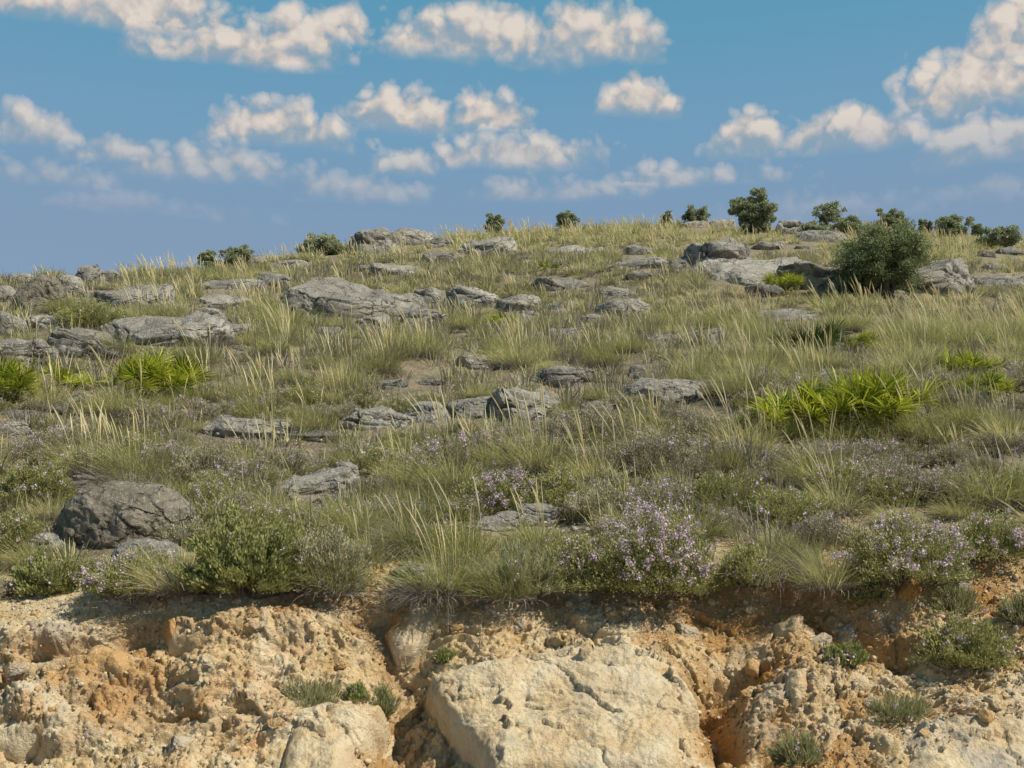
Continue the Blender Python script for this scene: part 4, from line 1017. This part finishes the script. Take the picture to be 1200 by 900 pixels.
# ------------------------------------------------------------------ esparto tussocks
WTS = []
TUS = []
NV = 9
r = np.random.default_rng(77)
for k in range(NV):
    rad = .46; hg = r.uniform(.29, .46)
    V, F, hue, tt = tussock_blades(r, 760, rad, hg, .0019, 6)
    blades = mesh_np('blades', V, F, dict(hue=np.clip(hue + (k % 3 - 1) * .10, 0, 1), tt=tt), False); blades.materials.append(M['grass'])
    V, F, hue, tt = tussock_blades(r, 260, rad, hg, .0022, 5, 'thatch')
    thatch = mesh_np('thatch', V, F, dict(hue=hue, tt=tt), False); thatch.materials.append(M['thatch'])
    sp = []
    for ns in (3, 9):
        V, F, hue = spikes(r, ns, rad, (.30 + .85 * hg), .0062)
        s_ = mesh_np('seed_spikes', V, F, dict(hue=hue), False); s_.materials.append(M['spike']); sp.append(s_)
    TUS.append((blades, thatch, sp, hg))

def overlap_bad(px, py, hw, hp, lim):
    """would a plant at this pixel hide something the photo shows?"""
    a0, a1, b0, b1 = px - hw, px + hw, py - hp, py
    for x0, x1, y0, y1, wt in BOXES:
        ix = min(a1, x1) - max(a0, x0); iy = min(b1, y1) - max(b0, y0)
        if ix > 0 and iy > 0:
            if ix * iy / ((x1 - x0) * (y1 - y0)) > lim or (ix * iy / ((a1 - a0) * (b1 - b0)) > .6 and (y1 - y0 < 28 or py > y0 + .45 * (y1 - y0))): return True
    return False

cells = {}
def free(x, y, dmin):
    c = 1.2; i, j = int(math.floor(x / c)), int(math.floor(y / c)); R_ = int(math.ceil(dmin / c))
    for a in range(i - R_, i + R_ + 1):
        for b in range(j - R_, j + R_ + 1):
            for (u, v) in cells.get((a, b), ()):
                if (u - x) ** 2 + (v - y) ** 2 < dmin * dmin: return False
    return True
def take(x, y): cells.setdefault((int(math.floor(x / 1.2)), int(math.floor(y / 1.2))), []).append((x, y))

r = np.random.default_rng(91)
PTS = []
# candidates: uniform over the slope's area
for y_lo, y_hi, ncand, dm in ((6.3, 10, 4200, .35), (10, 20, 14000, .39), (20, 62, 42000, .48)):
    yc = np.sqrt(r.uniform(y_lo ** 2, y_hi ** 2, ncand)); rc = r.uniform(-.86, .86, ncand); xc = rc * yc
    zc = H(xc, yc); ppx, ppy = project(np.stack([xc, yc, zc], 1))
    big = fbm(np.stack([xc / 2.2, yc / 2.2, 0 * xc], 1), 2, 21)
    crest = np.interp(rc, _rt, _C)
    for x, y, z, px, py, b, cr in zip(xc, yc, zc, ppx, ppy, big, crest):
        if y > cr + 4: continue
        if b < -.60 or not free(x, y, dm): continue
        sc = float(np.clip(r.normal(1.04, .27) + .25 * b, .5, 1.55)) * (.78 if y < 8.5 else 1.0)
        if y > 12: sc *= .80
        hw = .30 * sc * FPX / y; hp = .42 * sc * FPX / y
        if overlap_bad(px, py, hw, hp, .22): continue
        if y < 8.2 and r.random() < .1: continue
        take(x, y); PTS.append((y, x, z, px, py, sc, b))
HAND = [(915, 516), (948, 520), (985, 522), (1022, 518), (1060, 512), (940, 428), (970, 430), (985, 356), (1012, 358), (1040, 362), (1072, 360), (60, 478), (150, 486), (205, 482), (232, 470),
        (392, 690), (430, 655), (478, 640), (515, 690), (545, 660), (590, 704), (880, 676), (930, 660), (965, 690), (630, 640), (330, 604), (700, 566), (850, 604), (420, 600), (160, 560), (470, 560), (520, 530),
        (780, 520), (1180, 520), (1130, 500), (1090, 520), (870, 530), (300, 556), (40, 660), (210, 690), (740, 540), (1160, 590), (960, 565)]
HANDXY = set()
for hx_, hy_ in HAND:
    P = ground(hx_, hy_); take(P[0], P[1]); PTS.append((float(P[1]), float(P[0]), float(P[2]), hx_, hy_, float(r.uniform(.7, 1.0)) * (.85 if P[1] < 8 else 1), .3)); HANDXY.add((hx_, hy_))
PTS.sort()
NIND = 292
inview = [p for p in PTS if -30 < p[3] < 1230]
IND = inview[:NIND]; REST = inview[NIND:] + [p for p in PTS if not (-30 < p[3] < 1230)]
TREC = []
for (y, x, z, px, py, sc, b) in IND:
    bl, th, sp, hg = TUS[int(r.integers(NV))]
    rz = float(r.uniform(-.7, .7))
    root = empty('grass_tussock', (x, y, z), rz, (sc * r.uniform(.9, 1.15), sc, sc * r.uniform(.9, 1.1)))
    for nm, me in (('blades', bl), ('thatch', th)):
        o = bpy.data.objects.new(nm, me); COL.objects.link(o); o.parent = root
    pz = .40 + .35 * (8 < y < 16) + .25 * sstep(-.1, .4, b) - .25 * (y < 7.6)
    u = r.random() * (.3 if (px, py) in HANDXY and y > 8.5 else 1); ns = 0
    if u < pz:
        ns = 1 if r.random() < .55 else 0
        o = bpy.data.objects.new('seed_spikes', sp[ns]); COL.objects.link(o); o.parent = root; ns += 1
    TREC.append((root, px, py, ns, sc))

r = np.random.default_rng(515)
V, F, hue, tt = tussock_blades(r, 1100, .5, .62, .0022, 6, 'thatch'); dead_me = mesh_np('thatch', V, F, dict(hue=hue * .8, tt=tt), False); dead_me.materials.append(M['thatch'])
for px, py, sc, lab in ((150, 572, 1.0, 'large drooping grey dead tussock behind the lone dark boulder'), (486, 642, .75, 'grey dead hanging tussock above the flat lip stone'), (498, 704, .55, 'grey dead tuft on the lip left of the hanging green tuft'),
                        (768, 660, .5, 'grey dead tuft inside the largest purple thyme bush'), (905, 668, .7, 'brown grey drooping tussock on the lip above the dark hollow'), (690, 500, .7, 'dark dead tussock at the right end of the central boulder row')):
    P = ground(px, min(py, 697)); o = empty('dead_tussock', P, .4 * sc, sc); tag(o, lab, 'tussock'); obj('thatch', dead_me, None, o); take(P[0], P[1])

# thyme bushes between the tussocks of the lower slope
TPRO = []
for k, kd in enumerate(('faint', 'grey', 'brown', 'faint', 'brown')):
    K = KIND[kd]; w_, h_ = (.46, .30) if kd != 'brown' else (.40, .26)
    TPRO.append((kd, [(nm, me) for nm, me, mat in shrub('thyme', 3000 + k, w_, h_, 260, 9000, int(1500 * K['nf']), K['leaf'], K['fl'], (M[K['mat']],), .35, .5) if not (me.materials.append(mat))]))
r = np.random.default_rng(4242)
BUSH = []
for _ in range(6000):
    if len(BUSH) >= 320: break
    y = float(np.sqrt(r.uniform(6.35 ** 2, 10.5 ** 2) if len(BUSH) < 200 else r.uniform(10 ** 2, 27 ** 2))); x = float(r.uniform(-.5, .5) * y)
    z = float(H(x, y)); px, py = (float(v[0]) for v in project([(x, y, z)]))
    sc = float(r.uniform(.6, 1.25)); hw = .24 * sc * FPX / y; hp = .28 * sc * FPX / y
    if overlap_bad(px, py, hw, hp, .22) or not free(x, y, .16 + .08 * sc): continue
    take(x, y); kd, parts = TPRO[int(r.integers(5)) if y < 11 else int(r.choice([1, 2, 4]))]
    root = empty('thyme_bush', (x, y, z), float(r.uniform(0, 6.28)), (sc * r.uniform(.9, 1.3), sc, sc * r.uniform(.8, 1.15)))
    for nm, me in parts:
        o = bpy.data.objects.new(nm, me); COL.objects.link(o); o.parent = root
        if nm == 'flowers': o['kind'] = 'stuff'
    BUSH.append((root, px, py, {'faint': 'olive green', 'grey': 'greyish flowering', 'brown': 'brownish', 'purple': 'pink flowered'}[kd]))

# the rest of the slope's grass as one mass
def grass_mass(pts, mult=1.0):
    Vs, Fs, Hs, Ts, k = [], [], [], [], 0
    sV, sF, sH, k2 = [], [], [], 0
    var = {}
    for far in (0, 1, 2):
        for j in range(6):
            rr_ = np.random.default_rng(600 + far * 10 + j); n_ = (260, 110, 56)[far]; w_ = (.0035, .0062, .010)[far]; m_ = (5, 4, 4)[far]
            a = tussock_blades(rr_, n_, .46, .38, w_, m_); b = tussock_blades(rr_, n_ // 2, .46, .40, w_ * 1.1, m_, 'thatch')
            hue = np.concatenate([a[2], b[2] * .3]); tt = np.concatenate([a[3], b[3] * .12])
            c = spikes(rr_, 5, .42, .60, (.008, .011, .014)[far], m=6)
            var[far, j] = (np.concatenate([a[0], b[0]]), np.concatenate([a[1], b[1] + len(a[0])]), hue, tt, c)
    for (y, x, z, px, py, sc, b) in pts:
        far = 0 if y < 15 else (1 if y < 30 else 2)
        V, F, hu, t_, c = var[far, int(r.integers(6))]
        a = r.uniform(-.8, .8); ca, sa = math.cos(a) * sc, math.sin(a) * sc
        Q = np.stack([V[:, 0] * ca - V[:, 1] * sa + x, V[:, 0] * sa + V[:, 1] * ca + y, V[:, 2] * sc * r.uniform(.85, 1.1) + z], 1)
        Vs.append(Q.astype(np.float32)); Fs.append(F + k); Hs.append(np.clip(hu + r.normal(0, .24) + .2 * b, 0, 1)); Ts.append(t_); k += len(V)
        if r.random() < .34:
            V, F, hu = c
            Q = np.stack([V[:, 0] * ca - V[:, 1] * sa + x, V[:, 0] * sa + V[:, 1] * ca + y, V[:, 2] * sc + z], 1)
            sV.append(Q.astype(np.float32)); sF.append(F + k2); sH.append(hu); k2 += len(V)
    o = tag(obj('grass', mesh_np('grass', np.concatenate(Vs), np.concatenate(Fs), dict(hue=np.concatenate(Hs), tt=np.concatenate(Ts)), False), M['grassfar']),
            'mass of dry grass covering the upper slope to the skyline', 'grass', kind='stuff')
    tag(obj('grass_spikes', mesh_np('grass_spikes', np.concatenate(sV), np.concatenate(sF), dict(hue=np.concatenate(sH)), False), M['spike'], o), kind='stuff')
grass_mass(REST)

# low dry scrub and litter that fills the gaps
def scrub():
    n_ = 16500
    y = np.sqrt(r.uniform(6.35 ** 2, 30 ** 2, n_)); x = r.uniform(-.84, .84, n_) * y; z = H(x, y)
    px, py = project(np.stack([x, y, z], 1))
    ok = np.array([not overlap_bad(a, b, .12 * FPX / c, .13 * FPX / c, .25) for a, b, c in zip(px, py, y)]) & ((y > 6.9) | (r.random(n_) < .5))
    x, y, z = x[ok], y[ok], z[ok]; cnt = np.where(y < 10, 40, np.where(y < 16, 24, 13))
    ci = np.repeat(np.arange(len(x)), cnt); N = len(ci)
    ph = r.uniform(0, 6.28, N); rho = .12 * np.sqrt(r.random(N))
    root = np.stack([x[ci] + rho * np.cos(ph), y[ci] + rho * np.sin(ph), z[ci] - .02], 1)
    P = arcs(r, N, 4, root, ph, r.uniform(.15, 1.15, N), r.uniform(-.2, .8, N), r.uniform(.10, .26, N) * np.repeat(r.uniform(.7, 1.35, len(x)), cnt), (0, 0))
    u = np.stack([-np.sin(ph), np.cos(ph), 0 * ph], 1)
    w = np.interp(np.linspace(0, 1, 4), [0, .5, 1], [1, 1, .3])[None] * (.0016 + .00028 * y[ci])[:, None]
    V, F = ribbons(P, w, u)
    hue = np.repeat(np.clip(np.repeat(r.random(len(x)), cnt) * .75 + .3 * r.random(N), 0, 1), 8); tt = np.tile(np.repeat(np.linspace(0, 1, 4), 2), N)
    tag(obj('dry_scrub', mesh_np('dry_scrub', V, F, dict(hue=hue, tt=tt), False), M['scrub']), 'low grey brown dry scrub filling the gaps between tussocks', 'scrub', kind='stuff')
M['scrub'] = m_grass('dry_scrub_stems', [(0.0, (0.24, 0.21, 0.18)), (0.3, (0.37, 0.33, 0.27)), (0.55, (0.40, 0.39, 0.17)), (1.0, (0.58, 0.51, 0.26))], th=.2, transl=.2)
scrub()

# ------------------------------------------------------------------ wording for the repeats
def ordinal(k): return ['', 'second ', 'third ', 'fourth ', 'fifth ', 'sixth ', 'seventh ', 'eighth ', 'ninth ', 'tenth '][k] if k < 10 else None
def relation(dx, dy):
    if abs(dx) > abs(dy): return 'right of' if dx > 0 else 'left of'
    return 'below' if dy > 0 else 'above'
def word(items, noun_of, group):
    """items: (object, px, py, look). Nearest landmark and side, counted outward so that each label is met once."""
    buckets = {}
    for it in items:
        o, px, py, look = it
        best = sorted(THINGS, key=lambda t: math.hypot(t[1] - px, t[2] - py) - t[3] * .5)[0]
        rel = relation(px - best[1], py - best[2])
        buckets.setdefault((look, rel, best[0]), []).append((math.hypot(px - best[1], py - best[2]), o))
    for (look, rel, short), L in buckets.items():
        L.sort(key=lambda t: t[0])
        for k, (_, o) in enumerate(L):
            od = '' if len(L) == 1 else ('nearest ' if k == 0 else ordinal(k))
            tag(o, f'{od}{look} {noun_of} {rel} {short}', noun_of.split()[-1], group)
word([(o, px, py, ('bare' if ns == 0 else ('few spiked' if ns == 1 else 'many spiked'))) for o, px, py, ns, sc in TREC], 'grass tussock', 'esparto grass tussocks on the slope')
word([(o, px, py, look) for px, py, rp, o, look in RUBBLE], 'bank rock', 'broken rocks sticking out of the bank')
word(SLABS, 'limestone rock', 'smaller limestone rocks along the ledges')
word(BUSH, 'thyme bush', 'low thyme bushes between the tussocks')
word([(o, px, py, ('tiny ' if sz < .017 else ('small ' if sz < .03 else 'larger ')) + c) for px, py, o, c, sz in STONES], 'stone', 'loose stones lodged in the bank')

# ------------------------------------------------------------------ camera, sun, sky
cam = bpy.data.cameras.new('camera'); co = bpy.data.objects.new('camera', cam); COL.objects.link(co)
cam.sensor_width = 36; cam.lens = 18 / math.tan(R(25)); cam.clip_end = 10000; cam.clip_start = .05
co.location = (0, 0, EYE); co.rotation_euler = (R(90) + PITCH, 0, 0); scene.camera = co

SUN = np.array([.60, -.36, .76]); SUN /= np.linalg.norm(SUN)
sl = bpy.data.lights.new('sun', 'SUN'); sl.energy = 5.0; sl.angle = R(.5); sl.color = (1, .93, .80)
so = bpy.data.objects.new('sun', sl); COL.objects.link(so); so.location = (20, 0, 30)
import mathutils
so.rotation_euler = mathutils.Vector(SUN).to_track_quat('Z', 'Y').to_euler()
ELEV = math.asin(SUN[2]); AZ = math.atan2(SUN[0], SUN[1])

w = bpy.data.worlds.new('World'); scene.world = w; w.use_nodes = True; wt = w.node_tree; wt.nodes.clear()
class W(NT):
    def __init__(s, t): s.t = t
wn = W(wt)
sky = wn.n('ShaderNodeTexSky', sky_type='NISHITA'); sky.sun_disc = False; sky.sun_elevation = ELEV; sky.sun_rotation = AZ
tc = wn.n('ShaderNodeTexCoord').outputs['Generated']
sep = wn.n('ShaderNodeSeparateXYZ'); wn.put(sep.inputs[0], tc)
az = wn.math('ARCTAN2', sep.outputs[0], sep.outputs[1]); el = wn.math('ARCSINE', sep.outputs[2])
def ae(px, py):
    d = ray(px, py); return math.atan2(d[0], d[1]), math.atan2(d[2], math.hypot(d[0], d[1]))
e_top, e_mid, e_low = ae(600, 0)[1], ae(600, 150)[1], ae(600, 280)[1]
S10 = lambda c: tuple(v * 10 for v in c)
grad = wn.n('ShaderNodeMapRange', clamp=True); wn.put(grad.inputs[0], el); grad.inputs[1].default_value = 0; grad.inputs[2].default_value = 1.2
rampc = wn.ramp(grad.outputs[0], [(0, S10((.255, .345, .50))), (e_low / 1.2, S10((.22, .325, .475))), (e_mid / 1.2, S10((.165, .345, .51))), (e_top / 1.2, S10((.105, .325, .48))), (.55, S10((.085, .20, .32))), (1, S10((.07, .13, .21)))])
base = wn.mix(.92, sky.outputs[0], rampc)
def puff(vec):
    tot = None
    for sc_, am in ((19, .34), (42, .34), (88, .17), (180, .09)):
        n_ = wn.math('MULTIPLY', wn.math('ABSOLUTE', wn.math('SUBTRACT', wn.noise(vec, sc_, 0 if sc_ < 150 else 2), .5)), 4 * am)
        tot = n_ if tot is None else wn.math('ADD', tot, n_)
    return wn.math('SUBTRACT', tot, .36)
off = wn.n('ShaderNodeVectorMath', operation='ADD'); wn.put(off.inputs[0], tc); off.inputs[1].default_value = (.007, -.002, .012)
n1 = puff(tc); n2 = puff(off.outputs[0])
nflat = wn.math('MULTIPLY', wn.math('SUBTRACT', wn.noise(tc, 20, 4, .5), .5), .45)
n1k = wn.math('MULTIPLY_ADD', n1, 1.15, -.20)
def field(clouds):
    co_ = wn.n('ShaderNodeCombineXYZ'); wn.put(co_.inputs[0], az); wn.put(co_.inputs[1], el)
    acc = hacc = None
    for (cx, by, hw, hh, st) in clouds:
        a0, e0 = ae(cx, by)
        s1 = wn.n('ShaderNodeVectorMath', operation='SUBTRACT'); wn.put(s1.inputs[0], co_.outputs[0]); s1.inputs[1].default_value = (a0, e0, 0)
        s2 = wn.n('ShaderNodeVectorMath', operation='MULTIPLY'); wn.put(s2.inputs[0], s1.outputs[0]); s2.inputs[1].default_value = (FPX / hw / 1.02, FPX / hh / 1.0, 0)
        s5 = wn.n('ShaderNodeVectorMath', operation='LENGTH'); wn.put(s5.inputs[0], s2.outputs[0])
        sy = wn.n('ShaderNodeSeparateXYZ'); wn.put(sy.inputs[0], s2.outputs[0])
        v = wn.math('ADD', wn.math('MULTIPLY_ADD', s5.outputs['Value'], -1.8 * st, 1.7 * st), n1k)
        hb = wn.math('ADD', sy.outputs[1], nflat)                      # height over the flat base
        v = wn.math('MINIMUM', v, wn.math('MULTIPLY_ADD', hb, 2.6, .30 + .25 * st))
        acc = v if acc is None else wn.math('MAXIMUM', acc, v)
        hv = wn.math('MINIMUM', hb, wn.math('MULTIPLY', v, 3.0)); hacc = hv if hacc is None else wn.math('MAXIMUM', hacc, hv)
    return acc, hacc
CL = [(280, 70, 160, 48, 1.1), (345, 62, 75, 66, 1.1), (395, 44, 60, 52, 1), (560, 58, 150, 75, 1.1), (690, 62, 125, 75, 1.1), (748, 128, 58, 56, 1.1), (35, 162, 75, 44, 1), (325, 165, 120, 54, 1),
      (470, 146, 100, 58, 1.05), (575, 146, 75, 54, 1), (600, 192, 150, 52, .95), (475, 200, 50, 38, .9), (150, 190, 90, 36, .9), (240, 206, 150, 50, .95), (1000, 170, 110, 54, 1.05), (870, 178, 56, 58, 1), (1150, 120, 105, 95, 1.15), (1200, 62, 90, 80, 1.15),
      (1170, 180, 105, 58, 1), (110, 20, 260, 60, 1.1), (1172, 234, 50, 30, .9), (420, 234, 120, 36, .8), (800, 216, 140, 30, .75), (990, 254, 190, 36, .8), (640, 232, 150, 30, .75), (170, 250, 170, 30, .75), (60, 216, 110, 32, .8), (-250, 120, 160, 70, 1), (1480, 140, 160, 70, 1)]
dens, hgt_ = field(CL)
alpha = wn.rng(dens, .0, .68)
fade = wn.rng(el, ae(600, 262)[1], ae(600, 150)[1], .16, 1.0)
alpha = wn.math('MULTIPLY', alpha, fade)
emb = wn.math('ADD', wn.math('MULTIPLY', wn.math('SUBTRACT', n1, n2), 1.3), wn.rng(hgt_, -.25, .45, .10, .80))
ccol = wn.ramp(emb, [(.08, S10((.285, .375, .455))), (.36, S10((.40, .435, .47))), (.64, S10((.60, .54, .495))), (1, S10((.76, .67, .59)))])
ccol = wn.mix(wn.rng(el, e_low, e_top * .7, .45, 0.0), ccol, S10((.33, .375, .465)))
final = wn.mix(wn.math('MULTIPLY', alpha, .95), base, ccol)
bg = wn.n('ShaderNodeBackground'); wn.put(bg.inputs[0], final); bg.inputs[1].default_value = .1
wo = wn.n('ShaderNodeOutputWorld'); wt.links.new(bg.outputs[0], wo.inputs[0])
w.cycles.sampling_method = 'NONE'

scene.view_settings.view_transform = 'Standard'; scene.view_settings.look = 'None'; scene.view_settings.exposure = 0; scene.view_settings.gamma = 1
c = scene.cycles
c.max_bounces = 3; c.diffuse_bounces = 2; c.glossy_bounces = 1; c.transmission_bounces = 2; c.transparent_max_bounces = 4
c.use_denoising = True; c.use_adaptive_sampling = True; c.adaptive_threshold = .025; c.debug_use_spatial_splits = True
